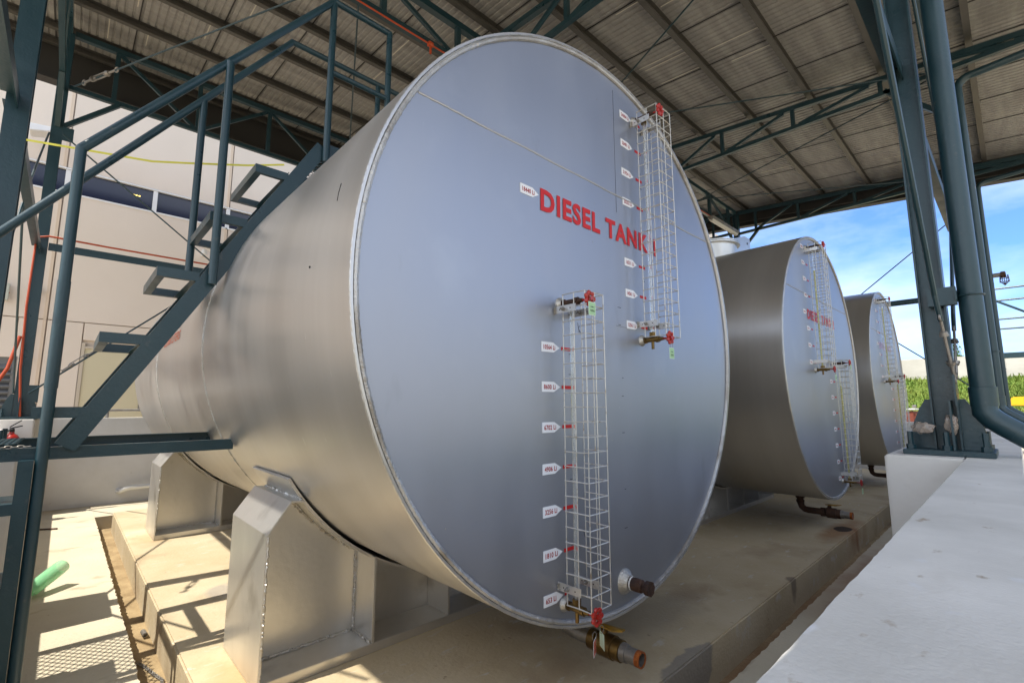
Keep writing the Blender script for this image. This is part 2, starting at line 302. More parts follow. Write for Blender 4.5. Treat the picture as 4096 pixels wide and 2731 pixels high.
# ------------------------------------------------------------------ canopy
can = thing('steel_canopy', (3.4, 2.7, 0), 'dark teal steel canopy with a sloping corrugated metal roof covering the row of tanks', 'canopy')
def hsec(mb, x, y, z0, z1, s=.1, t=.008):
    mb.box((x-s/2, y-s/2, z0), (x+s/2, y-s/2+t, z1)); mb.box((x-s/2, y+s/2-t, z0), (x+s/2, y+s/2, z1)); mb.box((x-t/2, y-s/2+t, z0), (x+t/2, y+s/2-t, z1))
nth = 0
for i, x in enumerate(XC):
    for j, y in enumerate(YC):
        if j == 1 and i in (1, 2): continue
        yy = y-.01 if j == 0 else y; zb = .8765 if j == 0 else (.972 if j == 2 else .877)
        xx = x-.05 if (j == 0 and i == 1) else x
        cb = MB(); hsec(cb, xx, yy, zb+.012, roofz(y)-.1, .104)
        if j == 1 and i == 0: cb.box((xx-.05, yy-.05, 2.0), (xx+.05, yy-.042, 5.2))
        c = cb.build('column', teal, can)
        pb = MB(); pb.box((xx-.165, yy-.165, zb-.0135), (xx+.165, yy+.165, zb+.012)); pb.build('base_plate', teal, c, bevel=.003)
        gb = MB()
        for sgn in (-1, 1):
            prof = [(.052, 0), (.152, 0), (.140, .06), (.128, .13), (.10, .20), (.075, .245), (.052, .245)]
            if j != 2: gb.prism([(xx-.004, yy+sgn*a, zb+.012+b) for a, b in prof], (.009, 0, 0))
            else: gb.prism([(xx+sgn*a, yy-.06, zb+.012+b) for a, b in prof], (0, .009, 0))
        if j != 2:
            gb.box((xx-.13, yy-.030, zb+.012), (xx-.0045, yy-.022, zb+.25))
        else: gb.box((xx-.004, yy-.16, zb+.012), (xx+.005, yy-.056, zb+.22))
        gb.build('gusset', teal, c)
        for a in (-.135, .135):
            for b2 in (-.135, 0, .135):
                if b2 == 0 and a > 0: continue
                MB().lathe((xx+a*.9, yy+b2, zb+.012), (0, 0, 1), [(0, .02), (.022, .02), (.0221, .0115), (.085, .0115)], 6).build('anchor_bolt', teal, c)
# girts between columns
def girt(a, b): 
    k = MB(); a, b = Vector(a), Vector(b); d = (b-a).normalized(); n = Vector((-d.y, d.x, 0))
    k.beam(a, b, .008, .09); k.beam(a+n*.04+Vector((0, 0, .041)), b+n*.04+Vector((0, 0, .041)), .072, .008); k.build('girt', teal, can)
for i in range(3): 
    girt((XC[i]+.06, YC[2]-.03, 2.94), (XC[i+1]-.06, YC[2]-.03, 2.94)); girt((XC[i]+.06, YC[0], 2.94), (XC[i+1]-.06, YC[0], 2.94))
for j in range(2):
    girt((XC[0], YC[j]+.06, 2.88), (XC[0], YC[j+1]-.06, 2.88))
    MB().tube([(XC[3], YC[j]+.06, 2.88), (XC[3], YC[j+1]-.06, 2.88)], .05, 12).build('girt', teal, can, smooth=True)
# trusses
def truss(p, q, zb, zt0, zt1, pts, diags, w=.055, name='truss', d2=.05):
    p, q = Vector(p), Vector(q); k = MB(); 
    P = lambda t, z: (p.x+(q.x-p.x)*t, p.y+(q.y-p.y)*t, z)
    zt = lambda t: zt0+(zt1-zt0)*t
    k.beam(P(0, zb), P(1, zb), w, w); k.beam(P(0, zt0-d2/2), P(1, zt1-d2/2), w*1.15, w*1.25)
    for t in pts: k.beam(P(t, zb+w/2), P(t, zt(t)-.06), w*.9, w*.9, (1, 0, 0) if abs(q.x-p.x) > .1 else (0, 1, 0))
    for a, b in diags: k.beam(P(a, zt(a)-.06), P(b, zb+.02), .035, .042)
    return k.build(name, teal, can)
for i in range(3):
    a, b = XC[i]+.052, XC[i+1]-.052
    pts = [.118, .375, .635, .892]; dg = [(.125, .365), (.625, .385), (.645, .885)]
    truss((a, YC[2], 0), (b, YC[2], 0), 4.965, roofz(YC[2])-.06, roofz(YC[2])-.06, pts, dg)
    truss((a, YC[1], 0), (b, YC[1], 0), 4.915, roofz(YC[1])-.05, roofz(YC[1])-.05, pts, [(.125, .365), (.635, .40), (.645, .885)], .06)
    truss((a, YC[0], 0), (b, YC[0], 0), 4.80, roofz(YC[0])-.05, roofz(YC[0])-.05, pts, dg)
for x in XC:
    for j in range(2):
        a, b = YC[j]+.052, YC[j+1]-.052
        truss((x, a, 0), (x, b, 0), 4.91 if j else 4.86, roofz(a)-.055, roofz(b)-.055, [.13, .40, .67, .90], [(.16, .38), (.43, .655), (.70, .89)], .05)
    truss((x, -2.15, 0), (x, YC[0]-.052, 0), 4.86, roofz(-2.15)-.055, roofz(-1)-.055, [.1, .5], [(.95, .52), (.48, .12)], .05)
# knee braces
def knee(a, b): MB().beam(a, b, .05, .05).build('knee_brace', teal, can)
for i, x in enumerate(XC):
    for sgn in (-1, 1):
        if 0 <= i+sgn <= 3:
            knee((x+sgn*.05, YC[2]-.02, 4.44), (x+sgn*.53, YC[2]-.02, 4.94)); knee((x+sgn*.05, YC[0], 4.30), (x+sgn*.5, YC[0], 4.78))
    for y, sgn in ((YC[0], 1), (YC[1], 1), (YC[1], -1), (YC[2], -1)):
        if y == YC[1] and i in (1, 2): continue
        knee((x, y+sgn*.05, 4.42), (x, y+sgn*.48, 4.89))
for x in XC[1:3]:       # hangers where the middle row has no columns
    MB().beam((x, YC[1], 4.86), (x, YC[1], 5.36), .09, .09, (0, 1, 0)).build('hanger', teal, can)
knee((8.85-.05, YC[1]-.0, 4.45), (8.35, YC[1], 4.89))
# brace rods: chevrons above and below every girt
def rod(a, b, r=.0095, tb=None, plate=None):
    k = MB(); k.tube([a, b], r, 8); o = k.build('brace_rod', teal, can, smooth=True)
    return o
def turnbuckle(p, d, parent=can, s=1.):
    p, d = Vector(p), Vector(d).normalized(); n = d.cross(Vector((0, 1, 0))); n = n.normalized() if n.length > .1 else Vector((1, 0, 0))
    k = MB()
    for sg in (-1, 1): k.tube([p-d*.09*s+n*sg*.019*s, p+d*.09*s+n*sg*.019*s], .006*s, 8)
    k.lathe(p-d*.115*s, d, [(0, .008*s), (.005*s, .018*s), (.03*s, .024*s), (.034*s, .012*s)], 12); k.lathe(p+d*.115*s, -d, [(0, .008*s), (.005*s, .018*s), (.03*s, .024*s), (.034*s, .012*s)], 12)
    k.tube([p-d*.19*s, p-d*.05*s], .0085*s, 8); k.tube([p+d*.05*s, p+d*.19*s], .0085*s, 8)
    for sg in (-1, 1):
        c = p+d*sg*.205*s; k.tube([c+(d*math.cos(t)+n*math.sin(t))*.02*s for t in [2*math.pi*i/14 for i in range(14)]], .0065*s, 6, closed=True)
    return k.build('turnbuckle', galv, parent, smooth=True)
for i in range(3):
    for yy in (YC[2]-.07, YC[0]-.03):
        if i and yy > 0 and i == 2: pass
        xm = (XC[i]+XC[i+1])/2; lo = 1.24 if yy > 0 else 1.22
        for x0, sg in ((XC[i], 1), (XC[i+1], -1)):
            if x0 == XC[1] and yy < 0: continue
            rod((x0+sg*.06, yy, lo), (xm-sg*.03, yy, 2.9)); rod((x0+sg*.06, yy, 4.32), (xm-sg*.03, yy, 3.0))
for j in range(2):
    ym = (YC[j]+YC[j+1])/2
    for y0, sg in ((YC[j], 1), (YC[j+1], -1)):
        for x in (XC[0]-.06, XC[3]+.06):
            rod((x, y0+sg*.06, 1.24), (x, ym-sg*.03, 2.84)); rod((x, y0+sg*.06, 4.30), (x, ym-sg*.03, 2.93))
# cleats with eye and turnbuckle on the columns
def cleat(a, b): return MB().box(a, b).build('cleat', teal, can)
cleat((XC[0]+.053, 6.33, 1.14), (XC[0]+.14, 6.338, 1.33)); cleat((XC[0]+.053, 6.33, 4.25), (XC[0]+.15, 6.338, 4.42))
turnbuckle((-1.66, 6.33, 1.63), (1.76, 0, 1.66))
# foreground column rods (heavier because close)
A = Vector((1.40, -1.005, 1.225)); Q = Vector((1.2, -.982, 1.621)); d = (Q-A).normalized(); turnbuckle(A+d*.165, d, can, .80)
rod(A+d*.31, Q, .0115); rod(Q, Q+Vector((-1, -.014, .95))*1.25, .0115)
A2 = Vector((1.43, -1.010, 1.235)); Q2 = Vector((1.6, -1.016, 1.567)); d2 = (Q2-A2).normalized(); turnbuckle(A2+d2*.15, d2, can, .68); rod(A2+d2*.28, Q2, .0095); rod(Q2, Q2+Vector((1, 0, .9))*1.4, .0095)
cleat((1.36, -1.006, 1.10), (1.50, -.998, 1.25))
for a_, b_ in (((1.5, -.975, 4.28), (-.3, -.975, 3.0)), ((1.5, -.985, 4.28), (3.37, -.985, 3.0))): rod(a_, b_, .011)
turnbuckle((-2.16, 2.60, 2.2), (0, -1, -1), can, .8)
# roof-plane rods
for (a, b) in (((-2.0, 6.30, 4.95), (-.12, 2.78, 5.15)), ((1.45, 6.30, 4.95), (-.02, 2.78, 5.15)), ((1.62, -.84, 4.86), (3.33, 2.62, 5.10)), ((5.1, -.84, 4.86), (3.40, 2.62, 5.10)),
               ((5.28, -.84, 4.86), (6.98, 2.62, 5.10)), ((8.75, -.84, 4.86), (7.05, 2.62, 5.10)), ((-2.0, -.84, 4.86), (-.30, 2.62, 5.10)), ((1.5, -.84, 4.86), (-.24, 2.62, 5.10)),
               ((1.65, 6.30, 4.95), (3.3, 2.78, 5.15)), ((5.1, 6.30, 4.95), (3.42, 2.78, 5.15))): rod(a, b, .009)
turnbuckle((-1.78, 5.89, 4.975), (1.88, -3.52, .2), can, 1.4)
turnbuckle((3.0, 1.95, 5.05), (1.71, 3.46, .24), can, 1.2)
# purlins
for y in (-1.98, -1.22, -.45, .32, 1.08, 1.85, 2.56, 3.40, 4.20, 4.98, 5.80, 6.62, 7.05):
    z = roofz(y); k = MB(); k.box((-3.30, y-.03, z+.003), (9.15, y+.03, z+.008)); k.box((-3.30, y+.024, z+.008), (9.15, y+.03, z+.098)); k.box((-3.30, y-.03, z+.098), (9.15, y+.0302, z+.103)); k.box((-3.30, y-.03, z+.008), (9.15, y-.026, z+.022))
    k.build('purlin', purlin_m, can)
# corrugated sheet: ribs run down the slope
k = MB(); xs = []; x = -3.35; i = 0
while x < 9.2:
    for dx, dz in ((0, 0), (.034, 0), (.043, .012), (.058, .012), (.067, 0)): xs.append((x+dx, dz))
    x += .076; i += 1
ys = [-2.2+(7.25+2.2)*t/10 for t in range(11)]
n = len(xs); vs = [(a, y, roofz(y)+.106+dz) for y in ys for a, dz in xs]
k.add(vs, [(r_*n+c, r_*n+c+1, (r_+1)*n+c+1, (r_+1)*n+c) for r_ in range(len(ys)-1) for c in range(n-1)])
rs_ = k.build('roof_sheet', roof_m, can)
sm = rs_.modifiers.new('thickness', 'SOLIDIFY'); sm.thickness = .004; sm.offset = 1
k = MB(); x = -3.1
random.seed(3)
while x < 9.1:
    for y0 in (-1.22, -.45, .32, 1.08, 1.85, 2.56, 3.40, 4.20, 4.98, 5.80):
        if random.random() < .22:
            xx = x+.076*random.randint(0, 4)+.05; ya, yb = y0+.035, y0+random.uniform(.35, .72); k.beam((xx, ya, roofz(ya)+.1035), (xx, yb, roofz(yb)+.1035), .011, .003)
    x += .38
k.build('rib_highlight', roof_light_streak, can)  # pale strips along the ribs stand in for streaks of light
k = MB(); x = -3.02
for q in range(16):
    xx = x+q*.76; k.prism([(xx, -2.15, roofz(-2.15)+.098), (xx+.014, -2.15, roofz(-2.15)+.098), (xx+.014, -2.15, roofz(-2.15)+.103), (xx, -2.15, roofz(-2.15)+.103)], (0, 9.3, 9.3*.092))
k.build('sheet_lap', fascia_m, can)
# fascias / gutters
k = MB(); k.box((-3.35, 7.15, 5.32), (9.2, 7.17, 5.90)); k.box((-3.35, 7.0, 5.32), (9.2, 7.15, 5.335)); k.build('fascia', fascia_m, can)
k = MB(); k.prism([(9.16, -2.2, roofz(-2.2)-.33), (9.16, 7.15, roofz(7.15)-.33), (9.16, 7.15, roofz(7.15)+.1), (9.16, -2.2, roofz(-2.2)+.1)], (.02, 0, 0))
k.prism([(9.02, -2.2, roofz(-2.2)-.336), (9.02, 7.15, roofz(7.15)-.336), (9.02, 7.15, roofz(7.15)-.33), (9.02, -2.2, roofz(-2.2)-.33)], (.16, 0, 0)); k.build('fascia', fascia_m, can)
k = MB(); k.prism([(9.008, -2.2, roofz(-2.2)-.25), (9.008, 7.15, roofz(7.15)-.25), (9.008, 7.15, roofz(7.15)-.235), (9.008, -2.2, roofz(-2.2)-.235)], (.012, 0, 0)); k.build('fascia_trim', purlin_m, can)
k = MB(); k.box((-3.35, -2.33, roofz(-2.2)-.09), (9.2, -2.32, roofz(-2.2)+.09)); k.box((-3.35, -2.32, roofz(-2.2)-.09), (9.2, -2.21, roofz(-2.2)-.08)); k.box((-3.35, -2.21, roofz(-2.2)-.09), (9.2, -2.2, roofz(-2.2)+.06)); k.build('gutter', teal, can)
# ------------------------------------------------------------------ downpipes
def arc(c, r, a0, a1, n, plane):
    return [Vector(c)+Vector(plane[0])*r*math.cos(a0+(a1-a0)*i/n)+Vector(plane[1])*r*math.sin(a0+(a1-a0)*i/n) for i in range(n+1)]
def downpipe(x, y, r, label):
    t = thing('drain_pipe', (x, y, 0), label, 'pipe', 'rain pipes down the front columns')
    zt = 4.60
    pts = [(x, -2.26, zt+.16), (x, y-.14, zt+.10)]+[tuple(v) for v in arc((x, y-.12, zt-.02), .12, math.pi/2, 0, 6, ((0, 1, 0), (0, 0, 1)))]
    k = MB(); k.tube(pts+[(x, y, 1.16)], r, 24); k.build('pipe', teal, t, smooth=True)
    k = MB(); e = [(x, y, 1.16), (x, y, 1.07), (x, y-.025, 1.035), (x, y-.06, 1.005), (x, y-.10, .975)]
    k.tube(e, r*1.08, 24); 
    k.lathe((x, y, 1.10), (0, 0, 1), [(0, r*1.10), (.09, r*1.13), (.092, r*1.01)], 24); k.build('elbow', teal, t, smooth=True)
    d_ = Vector((0, -.62, -.46)).normalized(); p0 = Vector((x, y-.08, .99)); k = MB(); k.tube([p0, p0+d_*.5], r, 24); k.lathe(p0+d_*.02, d_, [(0, r*1.01), (.001, r*1.1), (.09, r*1.1), (.091, r*1.01)], 24)
    k.lathe(p0+d_*.15, d_, [(0, r*1.01), (.001, r*1.05), (.10, r*1.05), (.101, r*1.01)], 24); p1 = p0+d_*.5
    k.tube([p1, p1+Vector((0, -.04, -.07)), p1+Vector((0, -.05, -.2)), (p1.x, p1.y-.05, -.28)], r*1.02, 24); k.build('lower_pipe', teal, t, smooth=True)
    k = MB(); k.tube([Vector((x, y, 1.645))+Vector((math.cos(a)*(r+.004), math.sin(a)*(r+.004), 0)) for a in [2*math.pi*i/28 for i in range(28)]], .0045, 8, closed=True)
    k.box((x-.075, y+r, 1.60), (x-.03, y+.155, 1.69)); k.box((x-.085, y+r-.002, 1.62), (x-.0, y+r+.006, 1.67)); k.build('clamp', teal, t)
    return t
downpipe(1.50, -1.092, .0465, 'thick dark teal rain pipe nearest the camera, clamped to the nearest right column')
downpipe(5.20, -1.083, .041, 'thinner looking rain pipe right behind the nearest one, on the second front column')
downpipe(8.85, -1.100, .036, 'farthest rain pipe, on the last front column against the sky')
# ------------------------------------------------------------------ storage tanks
VOL = {1: 653, 2: 1810, 3: 3256, 4: 4906, 5: 6702, 6: 8600, 7: 10564, 8: 12561, 9: 14561, 10: 16531, 11: 18440, 12: 20252, 13: 21924, 14: 23401, 15: 24604}
def circ(y, r, n, cz=TZ, cx=0.): return [(cx+r*math.cos(2*math.pi*i/n), y, cz+r*math.sin(2*math.pi*i/n)) for i in range(n)]
def bead(mb, pts, r, seed, closed=False, n=6, var=.3, off=.0015):
    random.seed(seed); P = [Vector(p)+Vector((random.uniform(-off, off) for _ in range(3))) for p in pts]
    rs = [r*(1+var*(.5 if i % 2 else -.3)+random.uniform(-var, var)*.7) for i in range(len(P))]
    mb.tube(P, r, n, rs=rs, closed=closed); return mb
def make_tank(cx, num, label, mirror):
    t = thing('storage_tank', (cx, 0, TZ-TR), label, 'tank', 'horizontal diesel storage tanks in a row')
    N = 160
    k = MB(); ysn = [-.012, .0, 1.8, 1.83, 1.86, 3.6, 3.63, 3.66, TL]
    vs = [v for y in ysn for v in circ(y, TR, N, cx=cx)]
    k.add(vs, [(a*N+i, a*N+(i+1) % N, (a+1)*N+(i+1) % N, (a+1)*N+i) for a in range(len(ysn)-1) for i in range(N)])
    vi = [v for y in (-.012, 0) for v in circ(y, TR-.007, N, cx=cx)]; b0 = len(k.v); k.add(vi, [])
    k.f += [(i, (i+1) % N, b0+(i+1) % N, b0+i) for i in range(N)]+[(b0+i, b0+(i+1) % N, b0+N+(i+1) % N, b0+N+i) for i in range(N)]
    k.build('shell', shell_m, t, smooth=True)
    MB().add(circ(0, TR-.0065, N, cx=cx), [tuple(range(N))]).build('end_head', head_m, t)
    MB().add(circ(TL-.004, TR-.003, N, cx=cx), [tuple(range(N))]).build('rear_head', head_m, t)
    nb = 1150 if num == 1 else 240
    k = MB(); bead(k, circ(-.006, TR-.0035, nb, cx=cx), .0055, 5, True, 6, .12, .0006); k.build('rim_edge', rim_m, t, smooth=True)
    k = MB(); bead(k, circ(-.004, TR-.0175, nb, cx=cx), .0095, 9, True, 8, .11, .0005); k.build('rim_weld', weld_m if num > 1 else weld_dark, t, smooth=True)
    hw = math.sqrt((TR-.03)**2-(2.085-TZ)**2); k = MB(); m_ = 260 if num == 1 else 60
    bead(k, [(cx-hw+2*hw*i/m_, -.0005, 2.085+.0012*math.sin(i*.13)) for i in range(m_+1)], .0036, 11, False, 6, .22, .0007); k.build('seam_weld', head_w, t, smooth=True)
    for ys_ in (1.845, 3.62):
        k = MB(); bead(k, circ(ys_, TR+.0005, 420 if num == 1 else 160, cx=cx), .0042, 3, True, 6, .4, .0012); k.build('seam_weld', weld_m, t, smooth=True)
    # lettering
    k = MB(); lm = redl if num < 3 else purf
    text_mb(k, 'DIESEL TANK %d' % num, (cx-.461, -.0022, 1.858), (.865 if num == 1 else .90, 0, 0), (0, 0, .093), .038); k.build('lettering', lm, t)
    if num == 1:
        for s_, y0, wd, z0 in (('DIESEL', 3.27, .55, .165), ('25,000 LITERS', 3.30, .67, .062)):
            v, f_ = text_verts(s_, .02); k = MB(); q = []
            for a, b in v:
                yy = y0-a*wd; th = (z0+b*.078)/TR; q.append((cx-(TR+.003)*math.cos(th), yy, TZ+(TR+.003)*math.sin(th)))
            k.add(q, f_); k.build('lettering', redf, t)
    xl, xu = (-.350, .2375) if not mirror else (.215, -.375)
    for kk in range(1, 16):
        z = TZ+(kk-8)*.15
        if kk == 11: x0, tip = (cx-.571, .100)
        else: x0, tip = (cx+(xl if kk <= 7 else xu)-.113-(.011 if kk > 7 else 0), .103)
        if kk == 11: z -= .009
        k = MB(); h = .019; k.prism([(x0, 0-.0005, z-h), (x0+.066, -.0005, z-h), (x0+tip, -.0005, z), (x0+.066, -.0005, z+h), (x0, -.0005, z+h)], (0, -.0015, 0))
        lb = k.build('level_label', white, t)
        k = MB(); s_ = '%d Li' % VOL[kk]; wd = .011*len(s_)-.012; text_mb(k, s_, (x0+.010, -.0026, z-.0095), (min(wd, .066), 0, 0), (0, 0, .0185), .030); k.build('label_text', redt, lb)
        if kk != 11:
            xm = cx+(xl if kk <= 7 else xu); MB().box((xm, -.0012, z-.0065), (xm+(.074 if kk <= 7 else .056), -.0004, z+.0065)).build('level_mark', redl, t)
    # pen marks
    if num == 1:
        k = MB(); random.seed(4)
        for kk in range(2, 27):
            z = TZ-1.05+kk*.08
            for xx in ((-.30, .055) if z < TZ+.1 else (.27, .35)):
                if random.random() < .55: k.box((cx+xx+random.uniform(-.01, .01), -.0009, z), (cx+xx+random.uniform(.008, .02), -.0003, z+.0022))
        for (x0, z0, x1, z1) in ((-.245, 1.44, -.235, 1.40), (-.24, 1.42, -.228, 1.43), (-.24, 1.415, -.226, 1.40), (.03, 1.46, .20, 1.455), (-.235, .63, -.225, .60), (.06, 2.62, .06, 2.0)):
            k.beam((cx+x0, -.0006, z0), (cx+x1, -.0006, z1), .0012 if abs(x1-x0)+abs(z1-z0) < .1 else .0007, .0008, (0, 1, 0))
        k.build('pen_mark', blk, t)
        k = MB()
        q_ = lambda th, y: (cx-(TR+.0008)*math.cos(th), y, TZ+(TR+.0008)*math.sin(th))
        k.tube([q_(.264, .179), q_(.236, .174), q_(.208, .165)], .0010, 5); k.tube([q_(.055, .29), q_(.052, .294)], .003, 5)
        k.build('scratch', blk, t)
        k = MB(); random.seed(19)
        for q in range(60):
            a = random.uniform(0, 6.283); rr_ = random.uniform(.1, TR-.06); s_ = random.uniform(.0012, .003)
            k.box((cx+rr_*math.cos(a), -.0012, TZ+rr_*math.sin(a)), (cx+rr_*math.cos(a)+s_, -.0001, TZ+rr_*math.sin(a)+s_*random.uniform(.8, 1.6)))
        k.build('paint_spatter', weld_m, t)
        # rusty plug
        k = MB(); k.lathe((cx+.035, 0, .375), (0, -1, 0), [(0, .052), (.006, .050), (.018, .036), (.030, .030)], 20); k.build('weld_collar', weld_m, t, smooth=True)
        pl = MB(); pl.lathe((cx+.035, -.03, .375), (0, -1, 0), [(0, .0255), (.03, .0265), (.052, .0255), (.056, .021)], 18)
        pl.lathe((cx+.035, -.083, .375), (0, -1, 0), [(0, .020), (.012, .022), (.022, .029), (.040, .030), (.0402, .018)], 8); po = pl.build('drain_plug', iron, t, smooth=True)
        MB().lathe((cx+.035, -.034, .375), (0, -1, 0), [(0, .0275), (.006, .0275)], 18).build('seal_tape', ptfe, po)
        # small lug on the shell over the near saddle
    # drain line below the tank
    zc = .125; k = MB(); rp = .029
    px = cx+(-.02 if num == 1 else 0)
    k.tube([(px, .305, TZ-TR+.02), (px, .305, zc+.06), (px, .295, zc+.025), (px, .27, zc+.004), (px, .24, zc), (px, .14, zc)], rp, 16)
    k.lathe((px, .305, TZ-TR-.0), (0, 0, -1), [(0, rp*1.3), (.03, rp*1.3), (.032, rp)], 16); k.lathe((px, .305, zc+.085), (0, 0, -1), [(0, rp*1.2), (.02, rp*1.2), (.021, rp)], 16)
    dp = k.build('drain_line', iron if num > 1 else galv, t, smooth=True)
    k = MB(); k.lathe((px, .14, zc), (0, -1, 0), [(0, .030), (.001, .040), (.035, .040), (.036, .033), (.05, .046), (.12, .046), (.121, .041), (.155, .041), (.156, .032)], 20); k.lathe((px, .07, zc+.03), (0, 0, 1), [(0, .016), (.03, .016), (.031, .01), (.04, .01)], 12)
    k.build('ball_valve', brass if num == 1 else iron, dp, smooth=True)
    k = MB(); k.prism([(px-.012, .10, zc+.066), (px+.012, .10, zc+.066), (px+.016, .02, zc+.066), (px+.014, -.01, zc+.074), (px+.010, -.025, zc+.078), (px-.010, -.025, zc+.078), (px-.014, -.01, zc+.074), (px-.016, .02, zc+.066)], (0, 0, .006)); k.build('valve_handle', yel_h, dp)
    k = MB(); k.lathe((px, -.016, zc), (0, -1, 0), [(0, .029), (.001, .036), (.025, .034), (.026, .030), (.085, .030), (.0851, .024), (.06, .024)], 20); k.build('outlet_pipe', galv, dp, smooth=True)
    k = MB(); k.lathe((px, -.085, zc), (0, -1, 0), [(0, .0302), (.020, .0308), (.0201, .0245), (.0, .0245)], 20, closed=True); k.build('rusty_end', rust, dp, smooth=True)
    MB().lathe((px, -.07, zc), (0, -1, 0), [(0, .0235), (.001, .0235)], 16).build('pipe_bore', blk, dp)
    return t
tk1 = make_tank(XT[0], 1, 'largest looking silver tank at the front left, lettered DIESEL TANK 1', False)
tk2 = make_tank(XT[1], 2, 'middle silver tank in the row, lettered DIESEL TANK 2, with a round hatch on top', True)
tk3 = make_tank(XT[2], 3, 'farthest silver tank, beside the nearest right column, with pale violet lettering', True)
# hatch on tank 2
cx = XT[1]; k = MB(); k.lathe((cx, .98, TZ+TR-.03), (0, 0, 1), [(0, .235), (.19, .235)], 40); ht = k.build('hatch', saddle_m, tk2, smooth=True)
k = MB(); k.lathe((cx, .98, 2.852), (0, 0, 1), [(0, .27), (.012, .27)], 40); k.build('flange', rim_m, ht); k = MB(); k.lathe((cx, .98, 2.870), (0, 0, 1), [(0, .27), (.012, .27)], 40); k.build('lid', rim_m, ht)
k = MB(); k.tube([(cx+.26, .86, 2.86), (cx+.30, .84, 2.87)], .02, 8); k.build('hinge', galv, ht)
k = MB(); k.prism([(cx+.02, .80, TZ+TR-.02), (cx+.60, .80, TZ+TR-.16), (cx+.60, .80, 3.06), (cx+.44, .80, 3.06), (cx+.05, .80, 2.93)], (0, .006, 0)); k.build('lug_plate', rim_m, tk2)
k = MB(); k.lathe((cx+.51, .799, 2.985), (0, -1, 0), [(0, .014), (.002, .014)], 14); k.build('bolt_hole', blk, tk2)
k = MB(); k.prism([(cx+.48, 1.20, TZ+TR-.12), (cx+.78, 1.20, TZ+TR-.22), (cx+.78, 1.20, 2.98), (cx+.48, 1.20, 3.04)], (0, .006, 0)); k.build('lug_plate', rim_m, tk2)
k = MB(); k.tube([(cx+.44, 1.0, 3.04), (cx+.66, 1.18, 2.95)], .010, 8); k.build('tie_bar', galv, tk2)
# hatch-like nozzle on tank 3 & 1 are hidden; saddles
def make_saddle(label):
    """local frame: front edge at y=0, centre x=0"""
    t = thing('tank_saddle', (0, 0, 0), label, 'support', 'welded saddles under the tanks')
    zb = .040
    b = MB(); b.box((-1.0975, .0, .001), (1.0975, .52, zb)); b.build('base_plate', saddle_m, t, bevel=.002)
    yw0, yw1 = .19, .198
    a0 = math.radians(180+34); a1 = math.radians(360-34); RW = TR+.022
    pts = [(RW*math.cos(a0+(a1-a0)*i/48), yw0, TZ+RW*math.sin(a0+(a1-a0)*i/48)) for i in range(49)]
    poly = [(-1.098, yw0, zb), (-1.098, yw0, .588), (-1.016, yw0, .704), (-.975, yw0, .700)] + [p for p in pts if p[0] > -.965 and p[0] < .965] + [(.975, yw0, .700), (1.016, yw0, .704), (1.098, yw0, .588), (1.098, yw0, zb)]
    k = MB(); k.prism(poly, (0, yw1-yw0, 0)); w_ = k.build('web', saddle_m, t)
    # end plates (bent)
    for sg in (-1, 1):
        k = MB(); k.prism([(sg*1.107, 0, .002), (sg*1.107, 0, .592), (sg*1.021, 0, .713), (sg*.962, 0, .708), (sg*.962, 0, .700), (sg*1.016, 0, .705), (sg*1.0985, 0, .589), (sg*1.0985, 0, .002)], (0, .52, 0)); k.build('end_plate', saddle_m, t, bevel=.0015)
    # wear plate: curved strip
    a0 = math.radians(180+33.4); a1 = math.radians(360-33.4); M = 72
    k = MB(); vs = []
    for i in range(M+1):
        th = a0+(a1-a0)*i/M; e = 0
        gap = .002+.014*max(0, math.sin((i/M)*math.pi*2*1.0))*(1 if i < M/2 else 0)
        for (yy, rad) in ((.03, TR+.002+gap), (.03, TR+.014+gap), (.56, TR+.014), (.56, TR+.002)): vs.append((rad*math.cos(th), yy, TZ+rad*math.sin(th)))
    k.add(vs, [(4*i+j, 4*i+(j+1) % 4, 4*i+4+(j+1) % 4, 4*i+4+j) for i in range(M) for j in range(4)]+[(0, 1, 2, 3), (4*M, 4*M+1, 4*M+2, 4*M+3)]); k.build('wear_plate', saddle_m, t, smooth=True)
    for x in (-.63, -.21, .21, .63):
        zt = TZ-math.sqrt((TR+.016)**2-x*x)
        k = MB(); k.prism([(x-.004, 0.0, zb), (x-.004, 0.0, zt-.004), (x-.004, yw0, zt-.004), (x-.004, yw0, zb)], (.012, 0, 0)); k.build('stiffener', saddle_m, t, bevel=.0015)
        k = MB(); k.prism([(x-.004, yw1, zb), (x-.004, yw1, zt-.004), (x-.004, .51, zt-.004), (x-.004, .51, zb)], (.012, 0, 0)); k.build('stiffener', saddle_m, t)
    k = MB()
    bead(k, [(-1.09+.445*i/60, yw0-.002, zb+.003) for i in range(61)], .0068, 21, var=.45, off=.002)
    bead(k, [(-.637, yw0-.004, zb+(.40-zb)*i/60) for i in range(61)], .006, 22, var=.45, off=.002)
    bead(k, [(-.637, .01+.175*i/24, zb+.003) for i in range(25)], .006, 23, var=.45, off=.002)
    bead(k, [(-1.099, .0+.0*i, zb+.005+.54*i/80) for i in range(81)], .0042, 25, var=.45, off=.0015)
    bead(k, [(RW*math.cos(q), yw0-.002, TZ+RW*math.sin(q)-.004) for q in [math.radians(219+22*i/90) for i in range(91)]], .0075, 24, var=.45, off=.0025)
    bead(k, [(-.975+.0*i, .01+.50*i/50, .711) for i in range(51)], .006, 26, var=.45, off=.002)
    k.build('weld_bead', weld_m, t, smooth=True)
    return t
SL = {(0, 0): 'near saddle under the tank lettered DIESEL TANK 1, sun on the slab beside it', (0, 1): 'far saddle under the tank lettered DIESEL TANK 1, seen past the green stair beams',
      (1, 0): 'near saddle in the shade under the middle tank', (1, 1): 'far saddle in the shade under the middle tank', (2, 0): 'near saddle under the farthest tank', (2, 1): 'far saddle under the farthest tank'}
